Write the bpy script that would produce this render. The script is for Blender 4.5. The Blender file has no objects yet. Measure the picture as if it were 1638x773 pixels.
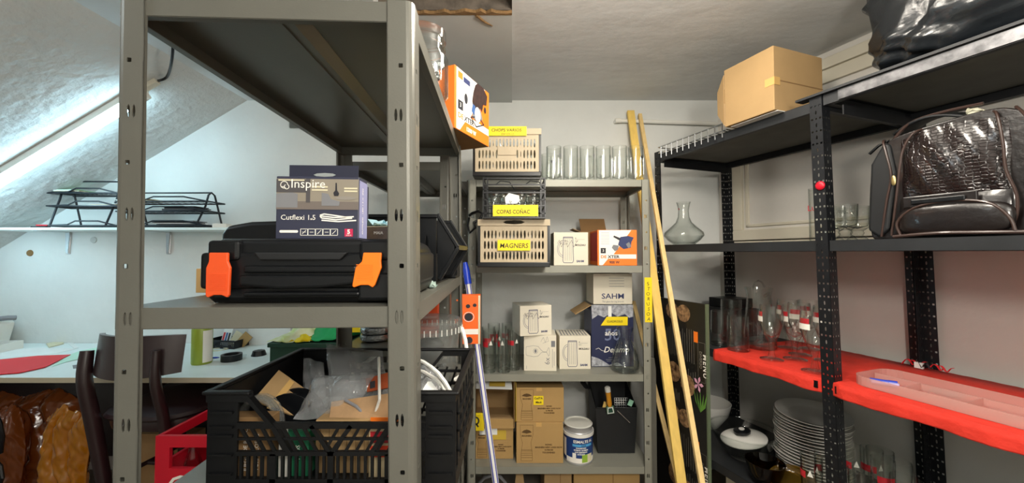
import bpy, bmesh, math, random
from mathutils import Matrix, Vector
from math import sin, cos, pi, radians as R, sqrt

C = bpy.context.scene.collection
SC = bpy.context.scene
rnd = random.Random(7)

# ------------------------------------------------------------------ camera, light, exposure
F, PITCH, CAMZ = 615.0, R(1.72), 1.30
cam_d = bpy.data.cameras.new('camera'); cam = bpy.data.objects.new('camera', cam_d); C.objects.link(cam)
cam.location = (0, 0, CAMZ); cam.rotation_euler = (pi/2 + PITCH, 0, 0)
cam_d.sensor_width = 36.0; cam_d.lens = 36.0*F/1638.0; cam_d.clip_start = 0.02; cam_d.clip_end = 50
SC.camera = cam
SC.view_settings.view_transform = 'Standard'; SC.view_settings.look = 'None'
SC.view_settings.gamma = 1.0; SC.view_settings.use_curve_mapping = False
SC.view_settings.exposure = 0.72
try:
    SC.cycles.max_bounces = 14; SC.cycles.diffuse_bounces = 5; SC.cycles.transparent_max_bounces = 40
    SC.cycles.caustics_reflective = False; SC.cycles.caustics_refractive = False
except Exception: pass
w = bpy.data.worlds.new('world'); SC.world = w; w.use_nodes = True
w.node_tree.nodes['Background'].inputs[0].default_value = (0.55, 0.6, 0.65, 1)
w.node_tree.nodes['Background'].inputs[1].default_value = 0.2

def area(name, loc, rot, sx, sy, power, col):
    d = bpy.data.lights.new(name, 'AREA'); d.shape = 'RECTANGLE'; d.size = sx; d.size_y = sy
    d.energy = power; d.color = col
    o = bpy.data.objects.new(name, d); C.objects.link(o); o.location = loc; o.rotation_euler = rot
    return o
# unseen lights: the main ceiling lamp, and fill added to brighten the room
def bulb(name, loc, r, power, col):
    d = bpy.data.lights.new(name, 'POINT'); d.energy = power; d.color = col; d.shadow_soft_size = r
    o = bpy.data.objects.new(name, d); C.objects.link(o); o.location = loc; return o
bulb('unseen_bulb', (0.36, -0.45, 1.72), .12, 30, (1.0, 0.94, 0.84))  # added fill bulb behind the camera, brightens ceiling and shelf undersides
bulb('unseen_bulb', (0.36, 0.72, 2.04), .10, 20, (1.0, 0.92, 0.80))  # main ceiling lamp, out of view, set lower to light the ceiling too
area('fill_light_rear', (0.6, -0.9, 2.19), (0, 0, 0), 1.2, 0.4, 16, (1.0, 0.94, 0.86))  # added broad fill from behind the camera, not a known fitting
area('ceiling_lamp_middle', (0.42, 1.25, 2.225), (0, 0, 0), 0.5, 0.12, 5, (1.0, 0.92, 0.8))
area('fill_light_left', (-1.75, 0.3, 2.15), (0, R(-15), 0), 0.9, 0.3, 6, (0.82, 0.94, 1.0))  # added cool fill, boosts the tube's light on the left side

# ------------------------------------------------------------------ helpers
def lin(c):
    if isinstance(c, str):
        c = c.lstrip('#'); c = [int(c[i:i+2], 16)/255 for i in (0, 2, 4)]
    return tuple(((v/12.92) if v <= 0.04045 else ((v+0.055)/1.055)**2.4) for v in c) + (1.0,)

def M(name, col, rough=0.5, metal=0.0, var=0.0, vscale=12, bump=0.0, bscale=60, spec=0.5, coat=0.0, col2=None, stretch=None, trans=0, alpha=1.0, sheen=0):
    m = bpy.data.materials.new(name); m.use_nodes = True
    nt = m.node_tree; b = nt.nodes['Principled BSDF']
    b.inputs['Base Color'].default_value = lin(col); b.inputs['Roughness'].default_value = rough
    b.inputs['Metallic'].default_value = metal; b.inputs['Specular IOR Level'].default_value = spec
    b.inputs['Coat Weight'].default_value = coat; b.inputs['Coat Roughness'].default_value = 0.08
    b.inputs['Transmission Weight'].default_value = trans; b.inputs['Alpha'].default_value = alpha
    if var > 0 or bump > 0 or col2:
        tc = nt.nodes.new('ShaderNodeTexCoord'); mp = nt.nodes.new('ShaderNodeMapping')
        nt.links.new(tc.outputs['Object'], mp.inputs[0])
        if stretch: mp.inputs['Scale'].default_value = stretch
    if var > 0 or col2:
        n = nt.nodes.new('ShaderNodeTexNoise'); n.inputs['Scale'].default_value = vscale
        n.inputs['Detail'].default_value = 6; n.inputs['Roughness'].default_value = 0.6
        nt.links.new(mp.outputs[0], n.inputs['Vector'])
        r = nt.nodes.new('ShaderNodeValToRGB'); a = lin(col)
        c2 = lin(col2) if col2 else tuple(max(0, v*(1-var)) for v in a[:3]) + (1,)
        r.color_ramp.elements[0].color = c2; r.color_ramp.elements[0].position = 0.35
        r.color_ramp.elements[1].color = a; r.color_ramp.elements[1].position = 0.65
        nt.links.new(n.outputs['Fac'], r.inputs[0]); nt.links.new(r.outputs[0], b.inputs['Base Color'])
    if bump > 0:
        n2 = nt.nodes.new('ShaderNodeTexNoise'); n2.inputs['Scale'].default_value = bscale; n2.inputs['Detail'].default_value = 5
        nt.links.new(mp.outputs[0], n2.inputs['Vector'])
        bp = nt.nodes.new('ShaderNodeBump'); bp.inputs['Strength'].default_value = bump; bp.inputs['Distance'].default_value = 0.01
        nt.links.new(n2.outputs['Fac'], bp.inputs['Height']); nt.links.new(bp.outputs[0], b.inputs['Normal'])
    return m

def glassy(name, tint='#eef3f0', edge='#8d9692', rough=0.02, refl=0.9, haze=0.0, hazecol='#ffffff', bump=0.0, bscale=20):
    """thin clear glass or film: see-through, mirror-like and darker at grazing angles"""
    m = bpy.data.materials.new(name); m.use_nodes = True; nt = m.node_tree; N = nt.nodes
    N.remove(N['Principled BSDF']); out = N['Material Output']
    lw = N.new('ShaderNodeLayerWeight'); lw.inputs[0].default_value = 0.5
    mixc = N.new('ShaderNodeMix'); mixc.data_type = 'RGBA'
    mixc.inputs[6].default_value = lin(tint); mixc.inputs[7].default_value = lin(edge)
    def mth(op, a, v):
        n = N.new('ShaderNodeMath'); n.operation = op; nt.links.new(a, n.inputs[0]); n.inputs[1].default_value = v; return n.outputs[0]
    nt.links.new(mth('POWER', lw.outputs['Facing'], 3.0), mixc.inputs[0])
    tr = N.new('ShaderNodeBsdfTransparent'); nt.links.new(mixc.outputs[2], tr.inputs[0])
    gl = N.new('ShaderNodeBsdfGlossy'); gl.inputs['Roughness'].default_value = rough
    fres = mth('MULTIPLY', mth('ADD', mth('MULTIPLY', mth('POWER', lw.outputs['Facing'], 4.0), 0.6), 0.022), refl)
    base = tr
    if haze > 0:
        df = N.new('ShaderNodeBsdfDiffuse'); df.inputs[0].default_value = lin(hazecol)
        tl = N.new('ShaderNodeBsdfTranslucent'); tl.inputs[0].default_value = lin(hazecol)
        md = N.new('ShaderNodeMixShader'); md.inputs[0].default_value = 0.5
        nt.links.new(df.outputs[0], md.inputs[1]); nt.links.new(tl.outputs[0], md.inputs[2])
        mh = N.new('ShaderNodeMixShader'); mh.inputs[0].default_value = haze
        nt.links.new(tr.outputs[0], mh.inputs[1]); nt.links.new(md.outputs[0], mh.inputs[2]); base = mh
    mx = N.new('ShaderNodeMixShader')
    nt.links.new(fres, mx.inputs[0]); nt.links.new(base.outputs[0], mx.inputs[1]); nt.links.new(gl.outputs[0], mx.inputs[2])
    nt.links.new(mx.outputs[0], out.inputs[0])
    if bump > 0:
        tc = N.new('ShaderNodeTexCoord'); n2 = N.new('ShaderNodeTexNoise'); n2.inputs['Scale'].default_value = bscale; n2.inputs['Detail'].default_value = 3
        nt.links.new(tc.outputs['Object'], n2.inputs['Vector'])
        bp = N.new('ShaderNodeBump'); bp.inputs['Strength'].default_value = bump; bp.inputs['Distance'].default_value = 0.02
        nt.links.new(n2.outputs['Fac'], bp.inputs['Height'])
        nt.links.new(bp.outputs[0], gl.inputs['Normal']); nt.links.new(bp.outputs[0], lw.inputs['Normal'])
    return m

def emit(name, col, s):
    m = bpy.data.materials.new(name); m.use_nodes = True; b = m.node_tree.nodes['Principled BSDF']
    b.inputs['Base Color'].default_value = lin(col); b.inputs['Emission Color'].default_value = lin(col); b.inputs['Emission Strength'].default_value = s
    return m

def smooth_pts(P, n=4):
    P = [Vector(p) for p in P]; Q = []
    for i in range(len(P)-1):
        a, b, c, d = P[max(i-1, 0)], P[i], P[i+1], P[min(i+2, len(P)-1)]
        for j in range(n):
            t = j/n; Q.append(.5*((2*b)+(c-a)*t+(2*a-5*b+4*c-d)*t*t+(3*b-a-3*c+d)*t**3))
    return Q+[P[-1]]

class K:
    """collects shapes and links them as ONE mesh object"""
    def __init__(s): s.v = []; s.f = []; s.m = Matrix.Identity(4)
    def add(s, vs, fs):
        o = len(s.v)
        s.v += [tuple(s.m @ Vector(p)) for p in vs]; s.f += [tuple(i+o for i in f) for f in fs]; return s
    def box(s, x0, x1, y0, y1, z0, z1):
        return s.add([(x0,y0,z0),(x1,y0,z0),(x1,y1,z0),(x0,y1,z0),(x0,y0,z1),(x1,y0,z1),(x1,y1,z1),(x0,y1,z1)],
                     [(0,3,2,1),(4,5,6,7),(0,1,5,4),(1,2,6,5),(2,3,7,6),(3,0,4,7)])
    def obox(s, c, size, rot=None):
        mm = s.m; s.m = mm @ Matrix.Translation(c) @ (rot.to_4x4() if rot else Matrix.Identity(4))
        a, b, d = (v/2 for v in size); s.box(-a, a, -b, b, -d, d); s.m = mm; return s
    def bar(s, p0, p1, wd, th):
        """square bar from p0 to p1, wd across and th through"""
        p0, p1 = Vector(p0), Vector(p1); d = p1-p0; L = d.length
        return s.obox((p0+p1)/2, (wd, th, L), d.to_track_quat('Z', 'Y').to_matrix())
    def tube(s, pts, r, n=8, closed=False, cap=True):
        pts = [Vector(p) for p in pts]; N = len(pts); rr = r if isinstance(r, (list, tuple)) else [r]*N
        vs, fs = [], []; up = None
        for i, p in enumerate(pts):
            if closed: t = pts[(i+1) % N]-pts[i-1]
            else: t = pts[min(i+1, N-1)]-pts[max(i-1, 0)]
            t.normalize()
            if up is None:
                a = Vector((0,0,1)) if abs(t.z) < .9 else Vector((1,0,0)); up = (a - t*a.dot(t)).normalized()
            else:
                up = up - t*up.dot(t); up = up.normalized() if up.length > 1e-6 else t.orthogonal().normalized()
            sd = t.cross(up)
            for k in range(n):
                a = 2*pi*k/n; vs.append(p + (up*cos(a)+sd*sin(a))*rr[i])
        for i in range(N if closed else N-1):
            j = (i+1) % N
            for k in range(n): fs.append((i*n+k, i*n+(k+1) % n, j*n+(k+1) % n, j*n+k))
        if cap and not closed: fs.append(tuple(range(n))[::-1]); fs.append(tuple((N-1)*n+k for k in range(n)))
        return s.add(vs, fs)
    def cyl(s, p0, p1, r, r1=None, n=16): return s.tube([p0, p1], [r, r if r1 is None else r1], n)
    def lathe(s, prof, n=28, c=(0,0,0), a0=0, a1=2*pi):
        full = abs(a1-a0-2*pi) < 1e-6; m = n if full else n+1; vs, fs = [], []; P = len(prof)
        for i in range(m):
            a = a0+(a1-a0)*i/n
            for r, z in prof: vs.append((c[0]+r*cos(a), c[1]+r*sin(a), c[2]+z))
        for i in range(n):
            j = (i+1) % m
            for k in range(P-1):
                if prof[k][0] < 1e-7 and prof[k+1][0] < 1e-7: continue
                q = [i*P+k, j*P+k, j*P+k+1, i*P+k+1]
                if prof[k][0] < 1e-7: q = [q[0], q[2], q[3]]
                elif prof[k+1][0] < 1e-7: q = [q[0], q[1], q[2]]
                fs.append(tuple(q))
        return s.add(vs, fs)
    def prism(s, poly, y0, y1):
        """outline in x-z, thick along y"""
        n = len(poly)
        return s.add([(p[0], y0, p[1]) for p in poly]+[(p[0], y1, p[1]) for p in poly],
                     [tuple(range(n)), tuple(range(2*n-1, n-1, -1))]+[(i, i+n, (i+1) % n+n, (i+1) % n) for i in range(n)])
    def grid(s, fn, nu, nv, cu=False):
        vs = [fn(i/nu, j/nv) for i in range(nu if cu else nu+1) for j in range(nv+1)]; fs = []; m = nu if cu else nu+1
        for i in range(nu):
            for j in range(nv):
                a, b = i*(nv+1)+j, ((i+1) % m)*(nv+1)+j; fs.append((a, b, b+1, a+1))
        return s.add(vs, fs)
    def ell(s, c, rad, e1=1.0, e2=1.0, nu=24, nv=14, fn=None):
        sg = lambda x, e: math.copysign(abs(x)**e, x)
        def g(u, v):
            a = 2*pi*u; b = pi*(v-.5)
            p = Vector((rad[0]*sg(cos(b), e1)*sg(cos(a), e2), rad[1]*sg(cos(b), e1)*sg(sin(a), e2), rad[2]*sg(sin(b), e1)))
            if fn: p = fn(p)
            return p+Vector(c)
        return s.grid(g, nu, nv, True)
    def perf(s, o, u, v, us, vs, hole, t):
        """perforated sheet: cells us x vs in the plane (u,v) at o; hole(i,j) -> (ru,rv,kind) or None; t thick along u x v"""
        o, u, v = Vector(o), Vector(u), Vector(v); n = u.cross(v).normalized()*t
        P = lambda a, b, k: o+u*a+v*b+n*k
        for i in range(len(us)-1):
            for j in range(len(vs)-1):
                a0, a1, b0, b1 = us[i], us[i+1], vs[j], vs[j+1]; h = hole(i, j)
                if not h:
                    for k in (0, 1): s.add([P(a0,b0,k),P(a1,b0,k),P(a1,b1,k),P(a0,b1,k)], [(0,1,2,3)])
                    continue
                ca, cb = (a0+a1)/2, (b0+b1)/2; ra, rb, kind = h
                if kind == 'r':
                    inn = [(ca-ra,cb-rb),(ca+ra,cb-rb),(ca+ra,cb+rb),(ca-ra,cb+rb)]; ou = [(a0,b0),(a1,b0),(a1,b1),(a0,b1)]
                else:
                    q = .72 if kind == 'o' else .9
                    inn = [(ca+ra*x, cb+rb*y) for x, y in ((1,0),(q,q),(0,1),(-q,q),(-1,0),(-q,-q),(0,-1),(q,-q))]
                    ou = [(a1,cb),(a1,b1),(ca,b1),(a0,b1),(a0,cb),(a0,b0),(ca,b0),(a1,b0)]
                m = len(inn)
                for k in (0, 1):
                    s.add([P(*p, k) for p in ou]+[P(*p, k) for p in inn], [(x, (x+1) % m, m+(x+1) % m, m+x) for x in range(m)])
                s.add([P(*p, 0) for p in inn]+[P(*p, 1) for p in inn], [(x, (x+1) % m, m+(x+1) % m, m+x) for x in range(m)])
        a0, a1, b0, b1 = us[0], us[-1], vs[0], vs[-1]
        c = [(a0,b0),(a1,b0),(a1,b1),(a0,b1)]
        s.add([P(*p, 0) for p in c]+[P(*p, 1) for p in c], [(x, (x+1) % 4, 4+(x+1) % 4, 4+x) for x in range(4)])
        return s
    def mesh(s, name, mat, smooth=False, ang=40):
        me = bpy.data.meshes.new(name); me.from_pydata(s.v, [], s.f)
        bm = bmesh.new(); bm.from_mesh(me); bmesh.ops.remove_doubles(bm, verts=bm.verts, dist=1e-6)
        bmesh.ops.recalc_face_normals(bm, faces=bm.faces); bm.to_mesh(me); bm.free()
        me.materials.append(mat)
        if smooth:
            me.polygons.foreach_set('use_smooth', [True]*len(me.polygons)); me.set_sharp_from_angle(angle=R(ang))
        me.update(); return me
    def build(s, name, mat, parent=None, loc=None, rz=None, smooth=False, bevel=0, ang=40, seg=2, sub=0):
        o = bpy.data.objects.new(name, s.mesh(name, mat, smooth, ang)); C.objects.link(o)
        if parent: o.parent = parent
        if loc is not None: o.location = loc
        if rz is not None: o.rotation_euler.z = rz
        if bevel:
            b = o.modifiers.new('bevel', 'BEVEL'); b.width = bevel; b.segments = seg; b.limit_method = 'ANGLE'; b.angle_limit = R(35)
        if sub:
            q = o.modifiers.new('subdivision', 'SUBSURF'); q.levels = sub; q.render_levels = sub
        return o

def thing(name, label, cat, loc=(0,0,0), rz=0, group=None, rot=None):
    o = bpy.data.objects.new(name, None); C.objects.link(o); o.empty_display_size = 0.05
    o.location = loc; o.rotation_euler = rot if rot else (0, 0, rz)
    return tag(o, label, cat, group)
def tag(o, label, cat, group=None):
    o['label'] = label; o['category'] = cat
    if group: o['group'] = group
    return o
def struct(o): o['kind'] = 'structure'; return o
def dup(root, loc=None, rz=None, label=None, group=None):
    r = root.copy(); C.objects.link(r)
    if loc is not None: r.location = loc
    if rz is not None: r.rotation_euler.z = rz
    if label: r['label'] = label
    if group: r['group'] = group
    for ch in [c for c in root.children]:
        c = ch.copy(); C.objects.link(c); c.parent = r
        for g in [x for x in ch.children]:
            d = g.copy(); C.objects.link(d); d.parent = c
    return r

FACE = Matrix.Rotation(pi/2, 4, 'X')
def text(body, size, mat, parent, x, z, y=-0.0006, name='lettering', align='LEFT', sx=1.0, shear=0.0, bold=0.0, rot=0.0, mtx=None, spacing=1.0, line=1.0):
    """lettering lying on the parent's front face (local x-z plane, facing -y)"""
    cu = bpy.data.curves.new(name, 'FONT'); cu.body = body; cu.size = size; cu.align_x = align; cu.shear = shear
    cu.offset = bold; cu.extrude = 0.0001; cu.resolution_u = 2; cu.space_character = spacing; cu.space_line = line
    t = bpy.data.objects.new('t', cu); C.objects.link(t)
    dg = bpy.context.evaluated_depsgraph_get(); me = bpy.data.meshes.new_from_object(t.evaluated_get(dg))
    bpy.data.objects.remove(t); bpy.data.curves.remove(cu)
    me.name = name
    base = mtx if mtx is not None else Matrix.Identity(4)
    me.transform(base @ Matrix.Translation((x, y, z)) @ FACE @ Matrix.Rotation(rot, 4, 'Z') @ Matrix.Diagonal((sx, 1, 1, 1)))
    me.materials.clear(); me.materials.append(mat)
    o = bpy.data.objects.new(name, me); C.objects.link(o); o.parent = parent; return o
def flat(name, poly, mat, parent, y=-0.0004, mtx=None, th=0.0003):
    k = K();
    if mtx is not None: k.m = mtx
    k.prism(poly, y-th, y); return k.build(name, mat, parent)
def rect(x0, x1, z0, z1): return [(x0,z0),(x1,z0),(x1,z1),(x0,z1)]
def strokes(name, lines, wd, mat, parent, y=-0.0006, mtx=None):
    k = K()
    if mtx is not None: k.m = mtx
    for ln in lines:
        for (a, b), (c, d) in zip(ln[:-1], ln[1:]):
            L = sqrt((c-a)**2+(d-b)**2) or 1e-6; nx, nz = -(d-b)/L*wd/2, (c-a)/L*wd/2
            k.add([(a+nx,y,b+nz),(a-nx,y,b-nz),(c-nx,y,d-nz),(c+nx,y,d+nz)], [(0,1,2,3)])
    return k.build(name, mat, parent)
def arc(cx, cz, rx, rz, a0, a1, n=10): return [(cx+rx*cos(R(a0+(a1-a0)*i/n)), cz+rz*sin(R(a0+(a1-a0)*i/n))) for i in range(n+1)]

def at(px, py, Y):
    """the room point seen at pixel (px, py) of the photograph, Y metres in front of the camera"""
    x, y = (px-819)/F, -(py-386.5)/F
    d = Vector((x, cos(PITCH)-y*sin(PITCH), sin(PITCH)+y*cos(PITCH))); d *= Y/d.y
    return Vector((d.x, d.y, CAMZ+d.z))

# ------------------------------------------------------------------ materials
m_wall = M('white_plaster', '#dcdedb', .85, var=.08, vscale=2.5, bump=.35, bscale=14)
m_wall_r = M('painted_wall', '#d6d2cb', .8, var=.07, vscale=2, bump=.12, bscale=30)
m_ceil = M('rough_plaster', '#c9cac7', .9, var=.10, vscale=2.2, bump=1.0, bscale=22)
m_ceil_r = M('smeared_plaster', '#d6d7d6', .8, var=.12, vscale=1.6, bump=.5, bscale=5, stretch=(1,1.6,1))
m_board = M('ceiling_board', '#c4c6c3', .8, var=.07, vscale=3, bump=.1, bscale=10)
m_floor = M('floor_tile', '#7d7468', .5, var=.2, vscale=3)
m_stone = M('rubble', '#6f655a', .95, var=.6, vscale=9, bump=1.0, bscale=14)
m_rawwood = M('torn_wood', '#8a6a42', .85, var=.45, vscale=20, bump=.4, stretch=(1,6,1))
m_cream = M('cream_paint', '#cfc8b6', .6, var=.06, vscale=5)
m_rack = M('warm_grey_steel', '#6a6961', .36, .25, var=.06, vscale=8, bump=.03, bscale=300)
m_rack_d = M('grey_steel_underside', '#6f706b', .33, .35, var=.06, vscale=5)
m_rack_b = M('pale_grey_steel', '#8f8f84', .45, .2, var=.06, vscale=8)
m_blk_steel = M('black_slotted_steel', '#181a1e', .45, .2, var=.3, vscale=20)
m_blk_shelf = M('black_shelf_board', '#27292c', .5, .1, var=.35, vscale=6)
m_dust = M('dusty_underside', '#68665f', .75, var=.3, vscale=4)
m_worn = M('worn_steel_edge', '#77777a', .35, .6, var=.7, vscale=25, stretch=(1,.25,1))
m_black = M('black_plastic', '#0c0e11', .33, var=.2, vscale=9, spec=.4)
m_black_m = M('matt_black_plastic', '#131518', .55, var=.3, vscale=15)
m_crate_b = M('dusty_black_crate', '#0b0c0e', .45, spec=.35, var=.35, vscale=7, bump=.05)
m_orange = M('orange_plastic', '#dc4f1d', .45)
m_orange2 = M('bright_orange_plastic', '#ff7a10', .45)
m_print_or = M('printed_orange', '#f57a1c', .5)
m_print_red = M('printed_red', '#c22531', .5)
m_print_wh = M('printed_white', '#f0ede4', .55)
m_print_bk = M('printed_black', '#23232a', .6)
m_print_nv = M('printed_navy', '#2b3563', .55)
m_print_gy = M('printed_grey', '#7b7c80', .6)
m_print_bl = M('printed_blue', '#3b5f98', .5)
m_print_grn = M('printed_green', '#8fb33c', .5)
m_ink = M('marker_ink', '#3a3420', .7)
m_yellow = M('yellow_label', '#f4d912', .55, var=.06)
m_carton = M('cardboard', '#a98a5e', .85, var=.10, vscale=6, bump=.06, bscale=200)
m_carton_l = M('pale_cardboard', '#b08e59', .8, var=.08, vscale=4, bump=.05, bscale=200)
m_carton_d = M('dark_cardboard', '#8a6a43', .9, var=.15, vscale=5)
m_whitebox = M('white_carton', '#e6dfcc', .75, var=.06, vscale=6)
m_tape = M('parcel_tape', '#c9a263', .25, spec=.6)
m_paper = M('paper', '#e9ebe8', .8, var=.05)
m_cream_paper = M('cream_paper', '#dbd3b4', .8, var=.12)
m_glass = glassy('clear_glass', '#fdfefd', '#b2bbb7', .04, 2.2)
m_glass_t = glassy('thick_glass', '#fcfdfc', '#aab4b0', .04, 1.7)
m_glass_amber = glassy('amber_glass', '#8a6a3c', '#2a2010', .04, 1.4)
m_film = glassy('clear_film', '#f2f4f4', '#b4b8ba', .12, 1.6, haze=.24, hazecol='#f6f8fa', bump=1.0, bscale=24)
m_tub = glassy('frosted_plastic', '#eef0ef', '#b9bcbd', .20, 1.1, haze=.13, hazecol='#eef0ee')
m_traypl = glassy('clear_tray_plastic', '#ffeeea', '#e2b0a6', .10, 1.0, haze=.42, hazecol='#f6dcd4')
m_amber_pl = glassy('amber_film', '#f2b445', '#b87010', .08, 2.6, haze=.46, hazecol='#f7b02c', bump=.35, bscale=10)
m_amber_dk = glassy('brown_amber_film', '#b8702a', '#6a320c', .12, 1.8, haze=.6, hazecol='#a85c28', bump=.35, bscale=9)
m_chrome = M('bright_wire', '#c8cacc', .25, 1.0)
m_wire_b = M('black_wire', '#1b1f25', .4, .3)
m_wood_p = M('pine', '#f0cb6c', .6, var=.16, vscale=7, stretch=(5,5,.5))
m_wood_p2 = M('pale_pine', '#e8c98a', .65, var=.18, vscale=9, stretch=(6,6,.5))
m_chair = M('dark_stained_wood', '#2a1719', .35, var=.3, vscale=8, stretch=(1,1,.3), coat=.2)
m_desk = M('white_desk_top', '#dfe9e7', .4, var=.03)
m_deskedge = M('desk_edge_band', '#bdb29a', .6)
m_red = M('red_plastic', '#c8122a', .4, var=.05)
m_redpaper = M('red_card', '#e3222c', .6)
m_redcloth = M('red_cloth', '#dd3322', .75, var=.10, vscale=20, bump=.25, bscale=60)
m_green = M('green_cloth', '#12a05c', .7, var=.1)
m_green_d = M('dark_green_plastic', '#123d2c', .5)
m_ygreen = M('olive_green_paint', '#94a636', .4)
m_bag = M('black_bin_bag', '#1a1e22', .24, spec=.7, bump=.35, bscale=14)
m_plate = M('white_china', '#dcdad4', .2, var=.02)
m_beige = M('beige_plastic', '#b9a98d', .55, var=.05)
m_silver = M('silver_foil', '#b4b8ba', .25, .9, var=.3, vscale=30, bump=.8, bscale=60)
m_white_pl = M('white_plastic', '#e2e1da', .4)
m_bluepl = M('blue_plastic', '#1d3fc0', .35)
m_tube = emit('lit_tube', '#c6eeff', 17.5)
# ------------------------------------------------------------------ room shell
CEIL = 2.244
struct(K().box(-3.5, 3.6, -1.6, 2.6, -0.08, 0).build('floor', m_floor))
struct(K().box(-3.5, 1.9, 2.35, 2.45, 0, 2.5).build('wall_back', m_wall))
struct(K().box(-3.5, -3.4, -1.6, 2.45, 0, 1.2).build('wall_left', m_wall))
struct(K().box(-3.5, 3.6, -1.7, -1.6, 0, 2.5).build('wall_front', m_wall))
WR = Matrix.Translation((1.30, 2.27, 0)) @ Matrix.Rotation(R(-70), 4, 'Z')      # right wall: x runs towards the viewer, y into the wall
k = K(); k.m = WR; k.box(-.3, 4.4, 0, .1, 0, 2.5); struct(k.build('wall_right', m_wall_r))
hx0, hx1, hy0, hy1 = -.52, 0.0, 1.05, 1.47
k = K()
k.box(-1.64, hx0, -1.6, 2.45, CEIL, CEIL+.06).box(hx1, 3.6, -1.6, 2.45, CEIL, CEIL+.06)
k.box(hx0, hx1, -1.6, hy0, CEIL, CEIL+.06).box(hx0, hx1, hy1, 2.45, CEIL, CEIL+.06)
ceil = struct(k.build('ceiling', m_ceil_r))
k = K(); s0, s1 = (-1.637, CEIL), (-3.5, 1.3+1.951-.615*3.5)
k.prism([s0, s1, (s1[0], s1[1]+.08), (s0[0], s0[1]+.08)], -1.6, 2.45); struct(k.build('ceiling', m_ceil))
# opening in the ceiling: rubble shaft, torn edge, flat board behind it
k = K(); k.box(hx0-.04, hx1+.04, hy0-.04, hy1+.04, CEIL+.36, CEIL+.40)
k.box(hx0-.04, hx0, hy0-.04, hy1+.04, CEIL+.06, CEIL+.36).box(hx1, hx1+.04, hy0-.04, hy1+.04, CEIL+.06, CEIL+.36)
k.box(hx0, hx1, hy0-.04, hy0+.006, CEIL-.0004, CEIL+.36).box(hx0, hx1, hy1-.006, hy1+.04, CEIL-.0004, CEIL+.36)
k.build('opening_shaft', m_stone, ceil)
k = K(); n = 26
pts = [(hx0+(hx1-hx0)*i/n, rnd.uniform(.004, .022)) for i in range(n+1)]
for (xa, da), (xb, db) in zip(pts[:-1], pts[1:]):
    z = CEIL-.0155
    k.add([(xa, hy1-da, z), (xb, hy1-db, z), (xb, hy1+.004, z), (xa, hy1+.004, z), (xa, hy1-da, z+.012), (xb, hy1-db, z+.012), (xb, hy1+.006, z+.012), (xa, hy1+.006, z+.012)],
          [(0,1,2,3), (0,4,5,1), (4,7,6,5), (1,5,6,2), (0,3,7,4)])
k.tube([(-.14, hy1+.004, CEIL-.016), (-.11, hy1+.045, CEIL-.0165), (-.08, hy1+.075, CEIL-.016)], [.006, .005, .002], 5)
k.build('torn_edge', m_rawwood, ceil)
K().box(-.62, 0, hy1, 2.349, CEIL-.014, CEIL-.0005).build('ceiling_board', m_board, ceil)
# boarded-up window frame on the right wall
k = K(); k.m = WR; k.box(.06, 1.9, -.012, 0, 1.43, 2.09)
win = struct(k.build('window_1', m_wall_r))
for a in ((.03, 1.95, -.03, 0, 1.372, 1.43), (.03, 1.95, -.03, 0, 2.09, 2.15), (.03, 1.95, -.045, 0, 2.15, 2.20), (.03, .09, -.03, 0, 1.43, 2.09), (.105, .125, -.02, 0, 1.445, 2.07), (.105, 1.9, -.02, 0, 1.445, 1.46), (.03, 1.95, -.022, 0, 1.35, 1.366)):
    k = K(); k.m = WR; k.box(*a); k.build('frame_bar', m_cream, win, bevel=.003)
# white water pipe along the back wall
pa, pb = at(985, 193, 2.325), at(1150, 198, 2.325)
k = K().tube([pa+Vector((0,.03,0)), pa, pb, pb+Vector((.05,0,0))], .012, 10).tube([pa+Vector((-.004,0,0)), pa+Vector((.03,0,0))], .015, 10)
tag(k.build('water_pipe', m_white_pl, smooth=True), 'white water pipe running across the back wall behind the battens', 'pipe')
c = at(478, 196, 2.343)
tag(K().box(c.x-.055, c.x+.055, 2.335, 2.35, c.z-.035, c.z+.035).build('vent_cover', m_rack_d, bevel=.003), 'small dark vent cover high on the back wall by the roof slope', 'vent')
for px, py in ((48, 405), (150, 384)):
    c = at(px, py, 2.349); tag(K().cyl((c.x, 2.35, c.z), (c.x, 2.345, c.z), .02, .018, 16).build('wall_plug', m_carton_d if px < 100 else m_board),
        'round brown plug in the wall under the shelf at far left' if px < 100 else 'round grey filled hole in the wall below the wire trays', 'plug')

# ------------------------------------------------------------------ shelving units
def post_mesh(H, leg, ch, us, rows, mat, name, lip=.006):
    """folded angle post, corner at the origin, legs along -x and +y (front leg faces -y, side leg faces +x)"""
    k = K(); t = -.0016
    zs = [0]; kinds = []
    for z, half, kind in rows:
        if z-half <= zs[-1]+1e-4 or z+half >= H: continue
        zs += [z-half, z+half]; kinds += [None, kind]
    zs.append(H); kinds.append(None)
    def hole(i, j):
        return kinds[j](i) if kinds[j] else None
    k.perf((0,0,0), (-1,0,0), (0,0,1), us, zs, hole, t*-1)
    k.perf((0,0,0), (0,1,0), (0,0,1), us, zs, hole, t)
    if us[0] > 1e-5:
        r = us[0]; a = [(-r+r*sin(R(q)), r-r*cos(R(q))) for q in (0, 22, 45, 68, 90)]
        for (xa, ya), (xb, yb) in zip(a[:-1], a[1:]): k.add([(xa,ya,0),(xb,yb,0),(xb,yb,H),(xa,ya,H)], [(0,1,2,3)])
    if lip:
        L = us[-1]; k.box(-L, -L+.0016, 0, lip, 0, H).box(-lip, 0, L-.0016, L, 0, H)
    return k
def mirrored(k, sx, sy, sh=0.0, piv=0.0):
    q = K(); q.v = [(x*sx+sh*(z-piv), y*sy, z) for x, y, z in k.v]; q.f = k.f; return q
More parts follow.
